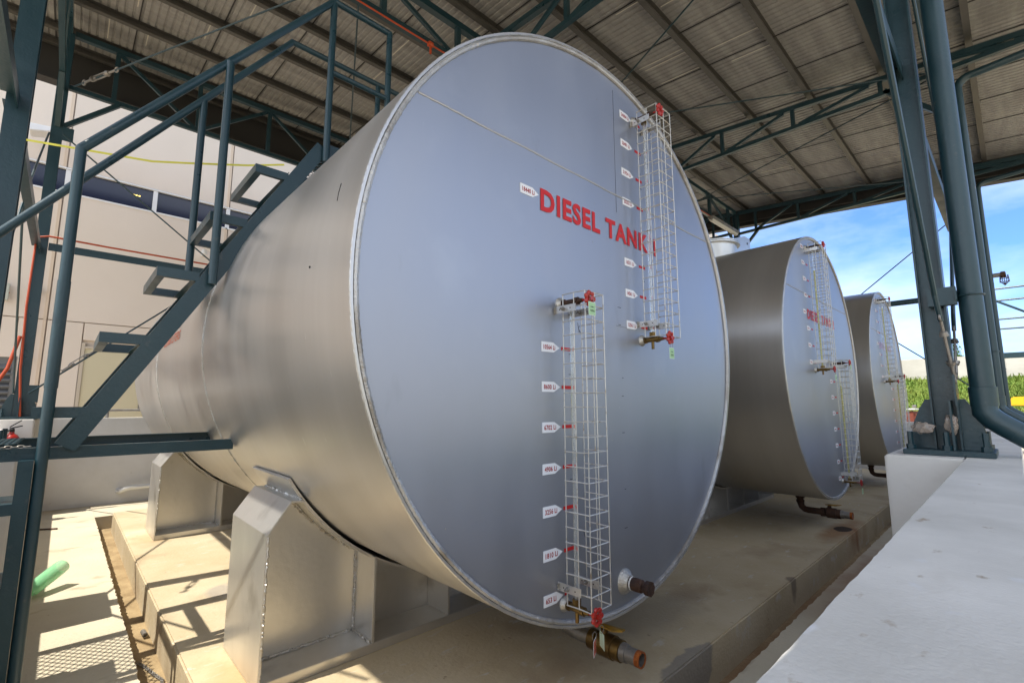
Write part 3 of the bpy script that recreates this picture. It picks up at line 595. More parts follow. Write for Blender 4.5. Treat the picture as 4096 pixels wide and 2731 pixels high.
proto = make_saddle(SL[(0, 0)])
for i in range(3):
    for j, y in enumerate((.905, 3.785)):
        o = proto if (i, j) == (0, 0) else copy_tree(proto)
        o.location = (XT[i], y, 0); o['label'] = SL[(i, j)]
# sub-lug above the near saddle
# ------------------------------------------------------------------ level gauges
def wheel(mb, c, r, t=.007):
    c = Vector(c); P = [c+Vector((math.cos(a)*(r+.0035*math.cos(7*a)), 0, math.sin(a)*(r+.0035*math.cos(7*a)))) for a in [2*math.pi*i/56 for i in range(56)]]
    mb.tube(P, t, 8, closed=True, rs=[t*(1+.22*math.cos(7*2*math.pi*i/56)) for i in range(56)])
    for q in range(4):
        a = q*math.pi/2+.5; mb.tube([c, c+Vector((math.cos(a)*r, 0, math.sin(a)*r))], .0042, 6)
    mb.lathe(c+Vector((0, .008, 0)), (0, -1, 0), [(0, .009), (.018, .008)], 10)
def make_gauge(cx, x0, z0, z1, label, wtag, fuel=1., num=1):
    """x0: valve axis; cage hangs at its right"""
    t = thing('level_gauge', (cx+x0, 0, z0), label, 'gauge', 'caged level gauges on the tank ends')
    X = cx+x0; rw = .0022 if num == 1 else .0026
    xa, xb, ya, yb = X-.018, X+.095+(.018 if z1 > 2 else 0), -.030, -.137
    k = MB(); n = 21 if z1 < 2 else 20; random.seed(2)
    for x in (xa, (xa+xb)/2, xb): k.tube([(x, yb, z0), (x+.0008, yb-.0006, (z0+z1)/2), (x, yb, z1)], rw, 6)
    for x in (xa, xb): k.tube([(x, ya, z0), (x, ya, z1)], rw, 6); k.tube([(x, (ya+yb)/2, z0), (x, (ya+yb)/2, z1)], rw, 6)
    for i in range(n+1):
        z = z0+(z1-z0)*i/n+random.uniform(-.0012, .0012)
        k.tube([(xa-.004, ya, z), (xa, (ya+yb)/2, z+random.uniform(-.0015, .0015)), (xa, yb, z)], rw, 6); k.tube([(xa, yb, z), (xb, yb, z)], rw, 6); k.tube([(xb, yb, z), (xb, ya, z)], rw, 6)
        if i % 1 == 0: k.tube([(xa, ya, z), (xa+.045, ya, z)], rw*.8, 5) if False else None
    k.build('cage', wire_m, t, smooth=True)
    zf0, zf1 = z0-.01, z1-.03
    k = MB(); k.tube([(X, -.058, zf0+.03), (X, -.058, zf0+(zf1-zf0)*fuel)], .0075, 12); k.build('sight_tube', tube_m if num == 1 else tube_y, t, smooth=True)
    if fuel < 1: k = MB(); k.tube([(X, -.058, zf0+(zf1-zf0)*fuel), (X, -.058, zf1)], .0075, 12); k.build('sight_tube', tube_m, t, smooth=True)
    for zz, up in ((zf0, 1), (zf1, -1)):
        k = MB(); k.lathe((X, 0, zz), (0, -1, 0), [(0, .027), (.004, .026), (.011, .020), (.016, .016)], 18); k.build('weld_collar', weld_m, t, smooth=True)
        k = MB(); k.lathe((X, -.014, zz), (0, -1, 0), [(0, .0135), (.004, .0165), (.012, .0165), (.013, .012), (.062, .012), (.0621, .0155), (.078, .0155), (.0781, .010), (.098, .008)], 14)
        v = k.build('valve_body', iron if zz == zf1 else brass, t, smooth=True)
        k = MB(); k.lathe((X, -.058, zz), (0, 0, up), [(0, .009), (.012, .009), (.0121, .0165), (.034, .0165), (.0341, .010)], 6)
        if up == 1: k.lathe((X, -.058, zz), (0, 0, -1), [(0, .007), (.045, .007)], 10)
        k.build('nut', brass, v)
        k = MB(); k.tube([(X, -.105, zz), (X, -.146, zz)], .0045, 8); wheel(k, (X, -.146, zz), .0215 if num == 1 else .019, .0062); k.build('handwheel', redp, t, smooth=True)
    for zz, sg in ((z0+.062, 1), (z1-.060, -1)):
        for x in (X-.034, X+.070):
            k = MB(); k.box((x-.0015, -.106, zz-.014), (x+.0015, 0, zz+.014)); bk = k.build('bracket', rim_m, t)
            if num == 1:
                k = MB()
                for yy in (-.028, -.080): k.lathe((x-.0016, yy, zz), (-1, 0, 0), [(0, .0026), (.0005, .0026)], 8)
                k.build('bolt_hole', blk, bk)
                k = MB(); k.lathe((x-.0016, -.048, zz), (-1, 0, 0), [(0, .0085), (.006, .0085), (.0061, .0045), (.018, .0045)], 6); k.build('bolt', galv, bk)
                k = MB(); bead(k, [(x-.003, -.002-.008*(i % 2), zz-.014+.028*i/8) for i in range(9)], .004, 3+i, var=.4, off=.002); k.build('weld', weld_m, bk, smooth=True)
    return t
GL = [(0, -.352, .400, 1.530, 'long wire caged gauge on the lower half of DIESEL TANK 1, beside the rusty plug'),
      (0, .240, 1.420, 2.560, 'wire caged gauge on the upper right of DIESEL TANK 1, over the last letters'),
      (1, .225, .400, 1.530, 'lower gauge on the middle tank, yellow fuel in its tube'), (1, -.355, 1.42, 2.56, 'upper gauge on the middle tank, crossing the red letters'),
      (2, .235, .400, 1.530, 'lower gauge on the farthest tank, at its right rim'), (2, -.345, 1.42, 2.56, 'upper gauge on the farthest tank')]
for i, x0, z0, z1, lab in GL: make_gauge(XT[i], x0, z0, z1, lab, None, 1. if i == 0 else (.8 if i == 1 else .9), i+1)
def valve_tag(cx, y, z, label, words=('NORMALLY', 'OPEN'), m1=None, rot=0., s=1., cat='tag'):
    t = thing('valve_tag', (cx, y, z), label, cat, 'tags hanging from the gauge valves')
    ca, sa = math.cos(rot), math.sin(rot); w_, h_ = .036*s, .044*s
    def P(a, b, c): return (cx+a*ca, y+a*sa-c*ca, z+b)
    k = MB(); k.prism([P(-w_/2-.003, -.003-h_, 0), P(w_/2+.003, -.003-h_, 0), P(w_/2+.003, .003, 0), P(-w_/2-.003, .003, 0)], Vector(P(0, 0, .001))-Vector(P(0, 0, 0))); k.build('sleeve', gtag2 if m1 is not rtag else white, t)
    k = MB(); k.prism([P(-w_/2, -h_, .0012), P(w_/2, -h_, .0012), P(w_/2, 0, .0012), P(-w_/2, 0, .0012)], Vector(P(0, 0, .0006))-Vector(P(0, 0, 0))); c = k.build('card', m1 or gtag, t)
    k = MB(); ux = Vector(P(1, 0, 0))-Vector(P(0, 0, 0))
    text_mb(k, words[0], P(-w_*.33, -h_*.40, .0022), ux*w_*.66, (0, 0, .0045*s)); text_mb(k, words[1], P(-w_*.36, -h_*.78, .0022), ux*w_*.72, (0, 0, .0085*s)); k.build('card_text', blk, c)
    k = MB(); k.tube([Vector((cx, y, z+.013))+Vector((math.cos(a)*.011, 0, math.sin(a)*.013)) for a in [2*math.pi*i/20 for i in range(20)]], .0009, 6, closed=True); k.build('ring', galv, t)
valve_tag(XT[0]+.240, -.150, 1.36, 'pale green OPEN tag hanging free below the upper gauge of DIESEL TANK 1')
valve_tag(XT[0]-.352, -.155, 1.482, 'pale green OPEN tag inside the top of the lower gauge cage of DIESEL TANK 1')
valve_tag(XT[0]-.345, -.158, .340, 'twisted green tag at the bottom valve of DIESEL TANK 1', rot=1.0)
valve_tag(XT[0]-.375, -.150, .325, 'red tag behind the twisted green one at the bottom valve of DIESEL TANK 1', ('DO NOT', 'CLOSE'), rtag, rot=.45)
valve_tag(XT[1]-.355, -.15, 1.36, 'green tag below the upper gauge of the middle tank'); valve_tag(XT[1]+.225, -.15, .34, 'green tag at the foot of the lower gauge of the middle tank'); valve_tag(XT[1]+.225, -.15, 1.48, 'green tag at the top of the lower gauge of the middle tank')
valve_tag(XT[2]-.345, -.15, 1.36, 'green tag below the upper gauge of the farthest tank')
# ------------------------------------------------------------------ access stair
st = thing('access_stair', (-1.5, 1.9, 0), 'dark teal steel stair with handrails climbing over the nearest tank from the left', 'stairs')
YN, YFR = 1.62, 2.17
def chan(p, q, w, h, side, name='beam'):
    p, q = Vector(p), Vector(q); d = (q-p).normalized(); up = Vector((0, 0, 1)); up = (up-d*up.dot(d)).normalized(); n = Vector((0, side, 0)); k = MB()
    k.beam(p, q, .005, h, up)
    for s_ in (-1, 1): k.beam(p+up*s_*(h/2-.0025)+n*(w/2+.0025), q+up*s_*(h/2-.0025)+n*(w/2+.0025), w, .005, up)
    return k.build(name, teal, st)
chan((-2.75, 1.655, .905), (-1.075, 1.655, .905), .035, .052, 1); chan((-2.75, 2.19, .922), (-1.075, 2.19, .922), .035, .052, -1)
p0, p1 = Vector((-1.765, 0, .93)), Vector((-.74, 0, 2.72)); dd = (p1-p0).normalized(); nn = Vector((-dd.z, 0, dd.x))
for y, sd in ((YN, 1), (YFR, -1)):
    a = p0+Vector((0, y, 0))-nn*.035; b = p1+Vector((0, y, 0))-nn*.035; chan(a+dd*.02, b, .032, .078, sd, 'stringer')
for i, (x, z) in enumerate(((-1.840, 1.100), (-1.655, 1.440), (-1.471, 1.784), (-1.272, 2.125), (-1.075, 2.463))):
    k = MB(); z0 = z-.047; xr = x+.172
    k.box((x, YN, z0), (x+.004, YFR, z)); k.box((x+.004, YN, z0), (xr, YN+.004, z)); k.box((x+.004, YFR-.004, z0), (xr, YFR, z)); k.box((xr, YN, z0), (xr+.004, YFR, z))
    if True:
        k.box((x+.004, YN+.004, z0), (x+.034, YFR-.004, z0+.004)); k.box((x+.034, YN+.004, z0), (xr, YN+.026, z0+.004)); k.box((x+.034, YFR-.03, z0), (xr, YFR-.004, z0+.004)); k.box((xr-.03, YN+.026, z0), (xr, YFR-.03, z0+.004))
    k.build('tread', teal, st)
RP = .0205
def rail(pts, name='handrail', r=RP):
    k = MB(); k.tube(pts, r, 16)
    for p in pts[1:-1]: k.lathe(Vector(p)-Vector((0, 0, r*.0)), (0, 1, 0), [(-r*.95, r*.3), (-r*.7, r*.75), (0, r*1.01), (r*.7, r*.75), (r*.95, r*.3)], 14)
    return k.build(name, teal, st, smooth=True)
def seg(pts, name='handrail', r=RP):
    k = MB()
    for a, b in zip(pts[:-1], pts[1:]): k.tube([a, b], r, 16)
    for p in pts[1:-1]: k.lathe(p, (0, 1, 0), [(-r, r*.05), (-r*.87, r*.5), (-r*.5, r*.87), (0, r), (r*.5, r*.87), (r*.87, r*.5), (r, r*.05)], 16)
    return k.build(name, teal, st, smooth=True)
yN = 1.60
seg([(-1.790, yN, ZF), (-1.790, yN, 2.262), (-.692, yN, 3.715), (-.295, yN, 3.715), (-.295, yN, 2.70)])
k = MB(); k.tube([(-1.790, yN, 1.18), (-1.790, yN, 1.645)], RP*1.09, 16); k.build('pipe_sleeve', teal, st, smooth=True)
seg([(-.692, yN, 3.70), (-.695, yN, 2.60)], 'rail_post'); seg([(-1.243, 1.585, 2.975), (-1.243, 1.585, 1.725)], 'rail_post')
seg([(-.692, yN, 3.215), (-.295, yN, 3.215)], 'mid_rail', .017)
seg([(-2.45, YFR+.02, ZF), (-2.45, YFR+.02, 1.41), (-.759, YFR+.02, 3.745), (.95, YFR+.02, 3.745), (.95, YFR+.02, 2.72)])
seg([(-1.262, YFR+.02, 3.04), (-1.262, YFR+.02, 1.88)], 'rail_post'); seg([(-.077, YFR+.02, 3.73), (-.077, YFR+.02, 2.72)], 'rail_post')
# ladder bar + rungs at the left edge
for xa_ in (-1.858, -2.45): MB().box((xa_, 1.575, ZF), (xa_+.046, 1.625, .885)).build('ladder_rail', teal, st, bevel=.002)
for z in (.697, .381, .065): MB().box((-2.405, 1.58, z-.022), (-1.858, 1.84, z+.022)).build('ladder_tread', teal, st)
# top platform with expanded mesh
k = MB(); k.box((-.70, YN, 2.645), (.95, YN+.006, 2.735)); k.box((-.70, YFR-.006, 2.645), (.95, YFR, 2.735)); k.box((-.62, YN+.006, 2.645), (-.614, YFR-.006, 2.69)); k.box((.95, YN, 2.685), (.956, YFR, 2.735)); k.build('platform_frame', teal, st)
def mesh_sheet(mb, x0, x1, y0, y1, z, sp=.034, w=.0035, asp=.55):
    L_ = y1-y0; nx = int((x1-x0)/(sp))+int(L_*asp/sp)+2
    for sgn in (1, -1):
        for i in range(-int(L_*asp/sp)-1, int((x1-x0)/sp)+int(L_*asp/sp)+2):
            xa = x0+i*sp; ya, yb = y0, y1; xb = xa+sgn*L_*asp; pa, pb = Vector((xa, ya, z)), Vector((xb, yb, z))
            d_ = pb-pa; t0, t1 = 0., 1.
            if abs(d_.x) > 1e-9:
                ta, tb = (x0-pa.x)/d_.x, (x1-pa.x)/d_.x; t0, t1 = max(0, min(ta, tb)), min(1, max(ta, tb))
            if t1-t0 > .02: mb.beam(pa+d_*t0, pa+d_*t1, w, .003)
k = MB(); mesh_sheet(k, -.67, .95, YN+.006, YFR-.006, 2.705); k.build('expanded_mesh', teal, st)
k = MB(); mesh_sheet(k, -2.72, -1.87, 1.66, 2.18, .948, .036, .006, .8); k.build('expanded_mesh', teal, st)
# ------------------------------------------------------------------ tape, conduits, lamp
k = MB(); pts = []
P_ = [(-2.045, 2.66, 2.660), (-1.47, 2.45, 2.655), (-1.28, 2.38, 2.685), (-.97, 2.30, 2.752), (-.755, 2.21, 2.800)]
for a, b in zip(P_[:-1], P_[1:]): k.beam(a, b, .0018, .013)
tag(k.build('barrier_tape', yel), 'yellow barrier tape stretched from the left column to the top of the stair', 'tape')
k = MB(); k.tube([(-2.08, 6.26, .96), (-2.125, 6.26, 1.5), (-2.145, 6.26, 2.2), (-2.14, 6.26, 3.0), (-2.04, 6.28, 3.04), (-1.5, 6.28, 3.03), (1.5, 6.28, 3.03)], .011, 10)
tag(k.build('electric_conduit', orange, smooth=True), 'thin orange conduit up the rear left column and along the top of its girt', 'conduit', 'orange electric conduits')
k = MB(); k.tube([(-2.16, 6.24, 1.86), (-2.22, 6.2, 1.5), (-2.34, 6.18, 1.2), (-2.8, 6.1, .95)], .017, 10)
tag(k.build('flexible_hose', orange, smooth=True), 'thick orange flexible conduit bending away to the left below the louvre', 'hose')
k = MB(); k.tube([(-3, YC[1]-.05, 4.865), (1.2, YC[1]-.05, 4.865), (1.5, YC[1]-.05, 4.865), (8.7, YC[1]-.05, 4.865)], .009, 10); k.lathe((.70, YC[1]-.05, 4.865), (1, 0, 0), [(0, .01), (.005, .03), (.05, .03), (.055, .01)], 10)
k.tube([(.73, YC[1]-.05, 4.865), (.73, YC[1]-.05, 4.76)], .012, 8)
tag(k.build('electric_conduit', orange, smooth=True), 'orange conduit with a junction box under the middle roof truss', 'conduit', 'orange electric conduits')
lt = thing('tube_lamp', (8.0, 2.62, 4.78), 'long grey tube lamp under the roof truss at the far end above the hatch', 'lamp')
k = MB(); k.prism([(7.33, 2.58, 4.84), (7.33, 2.70, 4.84), (7.33, 2.69, 4.79), (7.33, 2.59, 4.79)], (1.30, 0, 0)); k.build('housing', galv, lt)
k = MB(); k.prism([(7.36, 2.59, 4.788), (7.36, 2.69, 4.788), (7.36, 2.67, 4.745), (7.36, 2.61, 4.745)], (1.24, 0, 0)); k.build('diffuser', lampm, lt, bevel=.008)
# ------------------------------------------------------------------ rail on rear wall, pipe elbow, extinguisher
t = thing('guard_rail', (-1.3, 6.45, .955), 'grey pipe rail on top of the wall behind the tanks', 'railing')
MB().tube([(-1.50, 6.45, 1.045), (1.2, 6.45, 1.045)], .016, 10).build('top_rail', galv, t, smooth=True)
for x in (-1.345, -.4, .55): MB().tube([(x, 6.45, .95), (x, 6.45, 1.04)], .016, 10).build('post', galv, t, smooth=True)
t = thing('wall_pipe', (-1.15, 6.3, .1), 'white pipe with an elbow coming out of the wall behind the left saddle', 'pipe')
k = MB(); k.tube([(-1.165, 6.36, .085), (-1.165, 6.27, .085), (-1.15, 6.235, .10), (-1.12, 6.225, .115), (-1.07, 6.225, .125), (-.3, 6.225, .125)], .026, 16); k.build('pipe', pipew, t, smooth=True)
k = MB(); k.lathe((-1.165, 6.352, .085), (0, -1, 0), [(0, .04), (.006, .037), (.02, .030)], 16); k.lathe((-1.055, 6.225, .125), (1, 0, 0), [(0, .030), (.05, .030)], 16); k.build('collar', pipew, t, smooth=True)
t = thing('fire_extinguisher', (-2.10, 5.8, .62), 'red fire extinguisher with a black handle at the left edge behind the beams', 'extinguisher')
k = MB(); k.lathe((-2.10, 5.8, .38), (0, 0, 1), [(0, .05), (.01, .064), (.36, .066), (.40, .060), (.43, .042), (.445, .02), (.46, .018)], 24); k.build('cylinder', redp, t, smooth=True)
k = MB(); k.lathe((-2.10, 5.8, .84), (0, 0, 1), [(0, .018), (.03, .018), (.035, .012)], 12); k.beam((-2.12, 5.8, .875), (-2.03, 5.8, .90), .02, .012); k.beam((-2.12, 5.8, .89), (-2.04, 5.8, .955), .02, .010); k.build('handle', blk, t)
k = MB(); k.tube([(-2.11, 5.78, .86), (-2.17, 5.76, .84), (-2.19, 5.75, .7), (-2.17, 5.75, .5)], .009, 8); k.build('hose', blk, t, smooth=True)
k = MB(); k.box((-2.18, 5.84, .50), (-2.06, 5.868, .54)); k.build('bracket', galv, t)
# ------------------------------------------------------------------ building behind
b = thing('factory_building', (6, 10, 0), 'tall beige rendered building behind the canopy with a ribbon window and a cream door', 'building')
BY = 10.0; k = MB()
k.box((-16, BY+.06, -.3), (26.3, 26, 11.05)); 
# facade panels with real grooves
xs = [-16]+[-2.08+2.55*i for i in range(-5, 11)]+[26.3]; xs = [x for x in xs if -16 <= x <= 26.3]
zs = [-.3, 2.555, 4.84]; zs2 = [5.30, 8.2, 11.05]
def panel(x0, x1, z0, z1): k.box((x0+.008, BY, z0+.008), (x1-.008, BY+.06, z1-.008))
for a, c in zip(xs[:-1], xs[1:]):
    for z0, z1 in ((2.555, 4.84), (5.30, 8.2), (8.2, 11.05)): panel(a, c, z0, z1)
    if c <= -2.3 or a >= .4: panel(a, c, -.3, 2.555)
panel(-4.63, -2.42-.0, 1.88, 2.555); panel(-2.42, -2.08, -.3, 2.555); panel(-2.08, -1.61, -.3, 2.555); panel(-1.61, -.62, 2.24, 2.555); panel(-.62, .47, -.3, 2.555)
k.build('wall', bldg_m, b)
k = MB()
for x in xs[1:-1]:
    k.box((x-.05, BY-.012, 5.30), (x-.012, BY, 11.0)); k.box((x-.05, BY-.012, -.3), (x-.012, BY, 4.84)) if not -2.0 < x < .3 else None
k.build('panel_trim', joint_m, b)
k = MB(); k.box((-16, BY+.05, 4.84), (26, BY+.06-.002, 5.30)); rw_ = k.build('ribbon_window', glass_d, b)
lit = mat('yellow_reflection_glow', (1, .8, .3), .5); lit.node_tree.nodes['Principled BSDF'].inputs['Emission Color'].default_value = (1, .75, .2, 1); lit.node_tree.nodes['Principled BSDF'].inputs['Emission Strength'].default_value = 1.5
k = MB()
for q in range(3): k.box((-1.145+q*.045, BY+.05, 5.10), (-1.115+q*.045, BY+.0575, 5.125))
k.build('lamp_reflection', lit, rw_)  # small glowing boxes stand in for a yellow light reflection in the glazing
fr = MB(); fr.box((-16, BY-.012, 4.82), (26, BY+.05, 4.85)); fr.box((-16, BY-.012, 5.275), (26, BY+.05, 5.30))
x = -15.83
while x < 26: fr.box((x-.035, BY+.0, 4.85), (x+.035, BY+.049, 5.27)); x += 1.2525
fr.build('window_frame', frame_w, b)
k = MB(); k.box((-1.56, BY+.02, -.2), (-.66, BY+.05, 2.10)); dr = k.build('door', door_m, b)
k = MB(); k.box((-1.61, BY+.0, -.2), (-1.562, BY+.055, 2.20)); k.box((-.658, BY+.0, -.2), (-.62, BY+.055, 2.20)); k.box((-1.56, BY+.0, 2.10), (-.66, BY+.055, 2.14)); k.build('door_frame', joint_d, b)
k = MB(); k.box((-.74, BY-.01, 1.0), (-.71, BY+.02, 1.12)); k.build('handle', galv, dr)
k = MB()
for i in range(19): z = -.1+i*.1; k.prism([(-4.5, BY-.03, z), (-4.5, BY+.04, z+.06), (-4.5, BY+.04, z+.075), (-4.5, BY-.03, z+.015)], (2.08, 0, 0))
k.box((-4.55, BY-.01, -.2), (-4.5, BY+.05, 1.9)); k.box((-2.42, BY-.01, -.2), (-2.37, BY+.05, 1.9)); k.box((-4.5, BY+.041, -.2), (-2.42, BY+.05, 1.9)); k.build('louvre', louv_m, b)
t = thing('floodlight', (-2.3, 9.95, 5.6), 'white floodlight on the wall high above the ribbon window', 'light')
k = MB(); k.prism([(-2.62, 9.45, 5.70), (-2.25, 9.45, 5.74), (-2.25, 9.45, 5.66), (-2.55, 9.45, 5.58)], (0, .3, 0)); k.build('housing', frame_w, t, bevel=.01); MB().beam((-2.35, 9.7, 5.70), (-2.3, 10.0, 5.75), .03, .03).build('arm', galv, t)
t = thing('security_camera', (0, 9.8, 4.2), 'small white security camera on the wall below the ribbon window', 'camera')
k = MB(); k.beam((-.10, 9.62, 4.33), (.18, 9.75, 4.25), .10, .10); k.build('housing', frame_w, t, bevel=.01); k = MB(); k.lathe((.05, 9.78, 4.10), (0, 0, 1), [(0, .02), (.03, .05), (.10, .05), (.12, .03)], 14); k.tube([(.05, 9.78, 4.15), (.05, 10.0, 4.15)], .025, 8); k.build('mount', frame_w, t, smooth=True)
t = thing('wall_conduit', (-2.4, 9.93, 2.5), 'orange pipes with small cream boxes on the wall left of the rear column', 'conduit', 'orange electric conduits')
k = MB(); k.tube([(-6, 9.93, 2.98), (-2.62, 9.93, 2.98), (-2.56, 9.93, 2.92)], .016, 8); k.tube([(-6, 9.93, 3.05), (-2.70, 9.93, 3.05), (-2.60, 9.93, 3.0)], .016, 8); k.tube([(-2.23, 9.93, 2.95), (-2.27, 9.93, 1.9), (-2.27, 9.93, .3)], .014, 8); k.build('pipe', orange, t, smooth=True)
for x, z, h in ((-2.60, 2.80, .28), (-2.23, 2.98, .1), (-2.27, 1.86, .07)): MB().box((x-.03, 9.88, z), (x+.04, 9.96, z+h)).build('junction_box', cream, t, bevel=.005)
# ------------------------------------------------------------------ things on the floor
t = thing('plastic_bottle', (-1.72, 3.15, ZF), 'translucent green cut plastic bottle leaning on the sunlit floor behind the ladder pipe', 'bottle')
a = Vector((-1.80, 3.02, ZF+.045)); c = Vector((-1.655, 3.20, ZF+.125)); ax = (c-a).normalized(); k = MB()
k.lathe(a, ax, [(0, .030), (.02, .043), (.20, .045), (.245, .043), (.2455, .041), (.20, .0425), (.03, .040), (.02, .028)], 24, closed=True); k.build('body', green_b, t, smooth=True)
k = MB(); k.tube([(-1.98, 5.34, ZF+.008), (-1.683, 5.16, ZF+.008)], .008, 8); tag(k.build('steel_rod', iron), 'short thin rusty rod lying on the floor near the rear wall', 'rod')
k = MB(); k.lathe((-1.297, 2.36, ZC+.014), Vector((.02, -1, .1)), [(0, .013), (.085, .013), (.086, .009), (.01, .009)], 14, closed=True); tag(k.build('pipe_offcut', galv, smooth=True), 'short grey pipe offcut lying in the yellowish channel', 'pipe')
def chain(pts, name, label, n=26, s=.011):
    k = MB(); P = [Vector(p) for p in pts]; Ls = [0]
    for a, b_ in zip(P[:-1], P[1:]): Ls.append(Ls[-1]+(b_-a).length)
    for i in range(n):
        u = Ls[-1]*(i+.5)/n; j = max(q for q in range(len(P)-1) if Ls[q] <= u); f_ = (u-Ls[j])/(Ls[j+1]-Ls[j]); c = P[j].lerp(P[j+1], f_); d_ = (P[j+1]-P[j]).normalized()
        n1 = d_.cross(Vector((0, 0, 1))).normalized(); n2 = d_.cross(n1)
        nn_ = n1 if i % 2 else (n1*.5+n2*.8).normalized()
        k.tube([c+d_*math.cos(q)*s+nn_*math.sin(q)*s*.55 for q in [2*math.pi*z/12 for z in range(12)]], s*.2, 5, closed=True)
    return tag(k.build(name, galv, smooth=True), label, 'chain')
chain([(-1.355, 1.98, ZC+.008), (-1.33, 1.90, ZC+.006), (-1.31, 1.80, ZC+.008), (-1.285, 1.70, ZC+.008), (-1.32, 1.6, ZC+.008)], 'steel_chain', 'small shiny chain lying in the yellowish channel at the bottom edge', 30)
chain([(-2.3, 1.64, .938), (-2.1, 1.645, .938), (-1.95, 1.638, .938), (-1.83, 1.645, .938)], 'steel_chain', 'small chain lying on top of the stair beam at the left edge', 26)
# plastic wrap at the foot of column
random.seed(12)
def crumple(c, s, seed, axis=None):
    bm_ = bmesh.new(); bmesh.ops.create_icosphere(bm_, subdivisions=3, radius=1); random.seed(seed)
    ph = [random.uniform(0, 6) for _ in range(6)]; mb = MB(); vs = []
    for v in bm_.verts:
        q = 1+.13*math.sin(5*v.co.x+ph[0])*math.sin(4*v.co.z+ph[1])+.10*math.sin(9*v.co.y+ph[2]+3*v.co.z)+random.uniform(-.05, .05); vs.append((c[0]+v.co.x*s[0]*q, c[1]+v.co.y*s[1]*q, c[2]+v.co.z*s[2]*q))
    mb.add(vs, [tuple(v.index for v in f_.verts) for f_ in bm_.faces]); bm_.free(); return mb
tag(crumple((1.385, -.865, .992), (.03, .045, .030), 4).build('plastic_bag', wrap, smooth=True), 'crumpled clear plastic bag on the left side of the nearest right column foot', 'plastic bag')
k = crumple((1.40, -.972, 1.01), (.022, .026, .052), 9); tag(k.build('plastic_wrapping', wrap, smooth=True), 'brown plastic wrapped block on the right side of the nearest right column foot', 'wrapping')
# stains
# ------------------------------------------------------------------ outside right: steel frame, lamp, wall, slope, machine, tree
t = thing('rail_fence', (12, -1.1, 0), 'dark steel rails and a thick beam beyond the last column at the right edge', 'fence')
for z, r in ((3.45, .018), (3.205, .018), (2.82, .018), (2.62, .018)): MB().tube([(12, -1.02, z), (12, -5, z-.03)], r, 8).build('rail', teal, t, smooth=True)
k = MB(); k.box((11.96, -5, 2.02), (12.04, -1.0, 2.13)); k.build('beam', teal, t); MB().tube([(11.95, -.9, 3.35), (11.95, -2.6, 2.1)], .022, 8).build('brace', teal, t, smooth=True)
for ya_ in (-1.05, -5.05): MB().box((11.96, ya_, -.3), (12.04, ya_+.1, 3.5)).build('post', teal, t)
t = thing('caged_lamp', (8.9, -1.2, 2.5), 'small brown lamp with a wire cage sticking out beside the far rain pipe', 'lamp')
k = MB(); k.tube([(8.9, -1.06, 3.14), (8.9, -1.22, 3.14)], .035, 10); k.build('arm', galv, t, smooth=True); k = MB(); k.lathe((8.9, -1.22, 3.14), (0, -1, 0), [(0, .05), (.05, .05), (.06, .03)], 12); k.build('housing', iron, t, smooth=True)
k = MB()
for i in range(7): a = 2*math.pi*i/7; k.tube([(8.9+.045*math.cos(a), -1.255+.045*math.sin(a), 3.13), (8.9+.055*math.cos(a), -1.255+.055*math.sin(a), 3.03), (8.9, -1.255, 2.965)], .005, 5)
for z, r in ((3.08, .052), (3.02, .055)): k.tube([(8.9+r*math.cos(a), -1.255+r*math.sin(a), z) for a in [2*math.pi*i/14 for i in range(14)]], .005, 5, closed=True)
k.build('wire_cage', iron, t)
k = MB(); t = thing('retaining_wall', (32, 0, 2.4), 'long white concrete wall above the grass slope', 'wall')
y = 24
while y > -40: k.box((31, y-2.45, 2.2), (31.12, y, 3.48)); y -= 2.5
k.build('panel', rwall_m, t, bevel=.01)
k = MB(); y = 24
while y > -40: k.box((30.96, y-.02, 2.2), (31.14, y+.07-.0, 3.50)); y -= 2.5
k.build('post', rwall_m, t)
# slope
k = MB(); nx, ny = 14, 80; random.seed(5)
vs = []
for j in range(ny+1):
    for i in range(nx+1):
        xx = 22+9.5*i/nx; yy = 24-64*j/ny; zz = -.29+2.75*(i/nx)**.8+random.uniform(-.16, .16); vs.append((xx, yy, zz))
k.add(vs, [(j*(nx+1)+i, j*(nx+1)+i+1, (j+1)*(nx+1)+i+1, (j+1)*(nx+1)+i) for j in range(ny) for i in range(nx)]); struct('hill', k, soil_m, smooth=True)
k = MB(); random.seed(6)
for _ in range(17000):
    xx = random.uniform(22.2, 31); yy = random.uniform(-9, 7); u = (xx-22)/9.5; zz = -.29+2.75*u**.8
    for q in range(3):
        a = random.uniform(0, 6.28); h = random.uniform(.05, .16)*random.choice([1, 1, 1.9]); d_ = Vector((math.cos(a), math.sin(a), 0)); c = Vector((xx, yy, zz-.02)); lean = Vector((random.uniform(-.14, .14), random.uniform(-.14, .14), h))
        k.add([c-d_*.028, c+d_*.028, c+lean+d_*.015, c+lean-d_*.01], [(0, 1, 2, 3)])
tag(k.build('grass', grass_m), 'bright green grass and weeds covering the slope beyond the right columns', 'grass', kind='stuff')
k = MB(); nx_, ny_ = 70, 8; random.seed(15); vs = []
for j in range(nx_+1):
    for i in range(ny_+1):
        xx = -110+220*j/nx_; hh = 6.5+1.5*math.sin(j*.31)+1.0*math.sin(j*.83+1); vs.append((xx, -26-16*i/ny_, -.31+hh*math.sin(min(1, i/5)*1.57)+random.uniform(-.3, .3)*(i > 0)))
k.add(vs, [(j*(ny_+1)+i, j*(ny_+1)+i+1, (j+1)*(ny_+1)+i+1, (j+1)*(ny_+1)+i) for j in range(nx_) for i in range(ny_)]); struct('added_hill', k, mat('added_hill_tone', (.30, .27, .21), .9, 0, .2, (.20, .21, .14), .2), smooth=True)  # unseen hill behind the camera, added to dim the horizon mirrored in tank ends
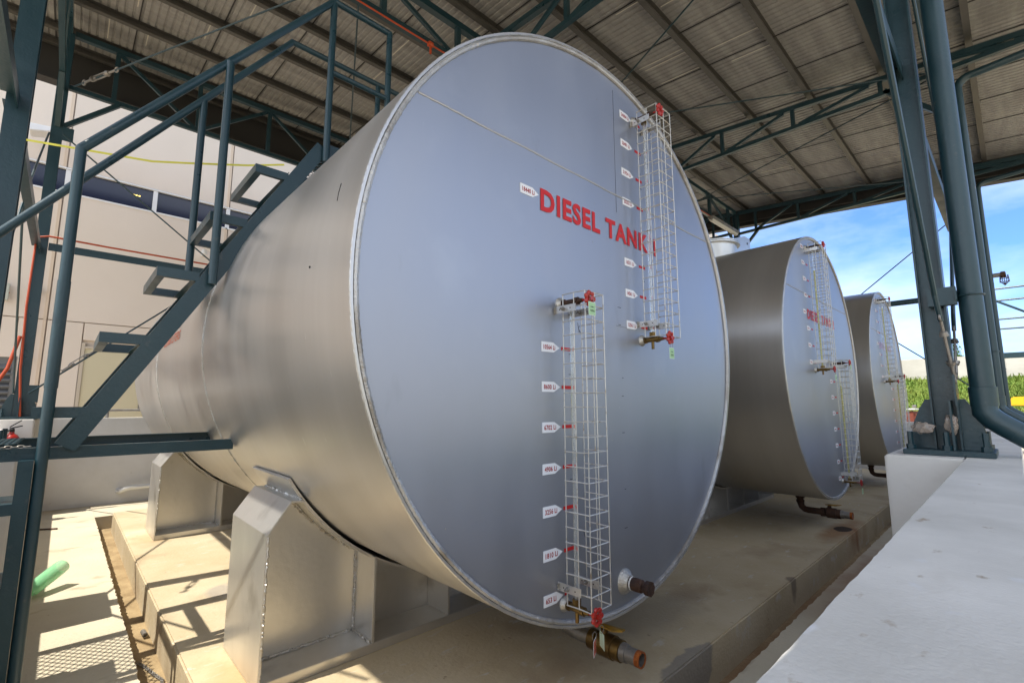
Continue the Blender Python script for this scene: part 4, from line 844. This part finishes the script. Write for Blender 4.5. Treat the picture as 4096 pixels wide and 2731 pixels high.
# yellow machine
t = thing('yellow_machine', (18, -2.6, -.3), 'yellow construction machine partly in view at the right edge below the slope', 'machine')
k = MB(); k.prism([(17.6, -1.0, 1.06), (17.6, -1.12, 1.30), (17.6, -4.2, 1.42), (17.6, -4.2, 1.06)], (1.2, 0, 0)); k.build('boom', yelm, t, bevel=.02)
k = MB(); k.box((17.7, -4.4, .35), (19, -2.0, .95)); k.build('body', yelm, t, bevel=.05); k = MB(); k.prism([(17.55, -1.25, .80), (17.55, -1.7, .98), (17.55, -2.2, .98), (17.55, -2.2, .80)], (.1, 0, 0)); k.build('fender', yelm, t)
k = MB(); k.box((17.8, -4.3, 1.42), (18.9, -3.2, 2.3)); k.build('cab', glass_d, t, bevel=.05)
for y in (-2.2, -3.9): 
    k = MB(); k.lathe((17.35, y, .15), (1, 0, 0), [(0, .25), (.05, .44), (.30, .44), (.35, .25)], 28); wh = k.build('wheel', tyre_m, t, smooth=True); MB().lathe((17.33, y, .15), (1, 0, 0), [(0, .2), (.03, .2)], 20).build('rim', yelm, wh)
# red tractor glimpsed left of the gusset
t = thing('red_tractor', (18, 1.3, -.3), 'small red and white tractor glimpsed between the farthest gauge and the column foot', 'tractor')
k = MB(); k.box((17.6, 1.0, .35), (18.8, 1.28, .88)); k.build('body', mat('dull_red', (.16, .035, .02), .6), t, bevel=.05); MB().box((17.55, 1.0, .93), (18.5, 1.2, .97)).build('hood', frame_w, t, bevel=.01); k = MB(); k.lathe((17.6, 1.02, 1.04), (1, 0, 0), [(0, .05), (.2, .05)], 14); k.build('lamp', galv, t)
for y in (1.15, 1.5): 
    k = MB(); k.lathe((17.4, y, .1), (1, 0, 0), [(0, .2), (.04, .36), (.2, .36), (.24, .2)], 24); k.build('wheel', tyre_m, t, smooth=True)
# tree
t = thing('broadleaf_tree', (40, 1.25, 1), 'small leafy tree rising behind the white wall, seen between column and rain pipe', 'tree')
k = MB(); k.tube([(40, 1.25, -.3), (40.05, 1.2, 2.5), (40, 1.3, 4)], .12, 8, rs=[.14, .1, .05]); k.tube([(40.03, 1.22, 2.6), (40.1, .9, 3.8)], .04, 6); k.tube([(40.03, 1.22, 3.0), (40, 1.7, 4.0)], .04, 6); k.build('trunk', bark_m, t, smooth=True)
k = MB(); random.seed(8)
for _ in range(1500):
    cl = random.choice([(0, 0, 4.2), (0, -.35, 3.8), (0, .35, 3.7), (.1, .05, 4.7), (0, .1, 3.4)]); v = Vector((random.gauss(0, 1), random.gauss(0, 1), random.gauss(0, 1))).normalized()*random.uniform(.1, .42)
    c = Vector((40+cl[0], 1.25+cl[1], cl[2]))+v; a = Vector((random.gauss(0, 1), random.gauss(0, 1), random.gauss(0, 1))).normalized()*.06; b_ = a.cross(Vector((random.gauss(0, 1), random.gauss(0, 1), 1))).normalized()*.035
    k.add([c-a, c+b_, c+a, c-b_], [(0, 1, 2, 3)])
k.build('crown', leaf_m, t)
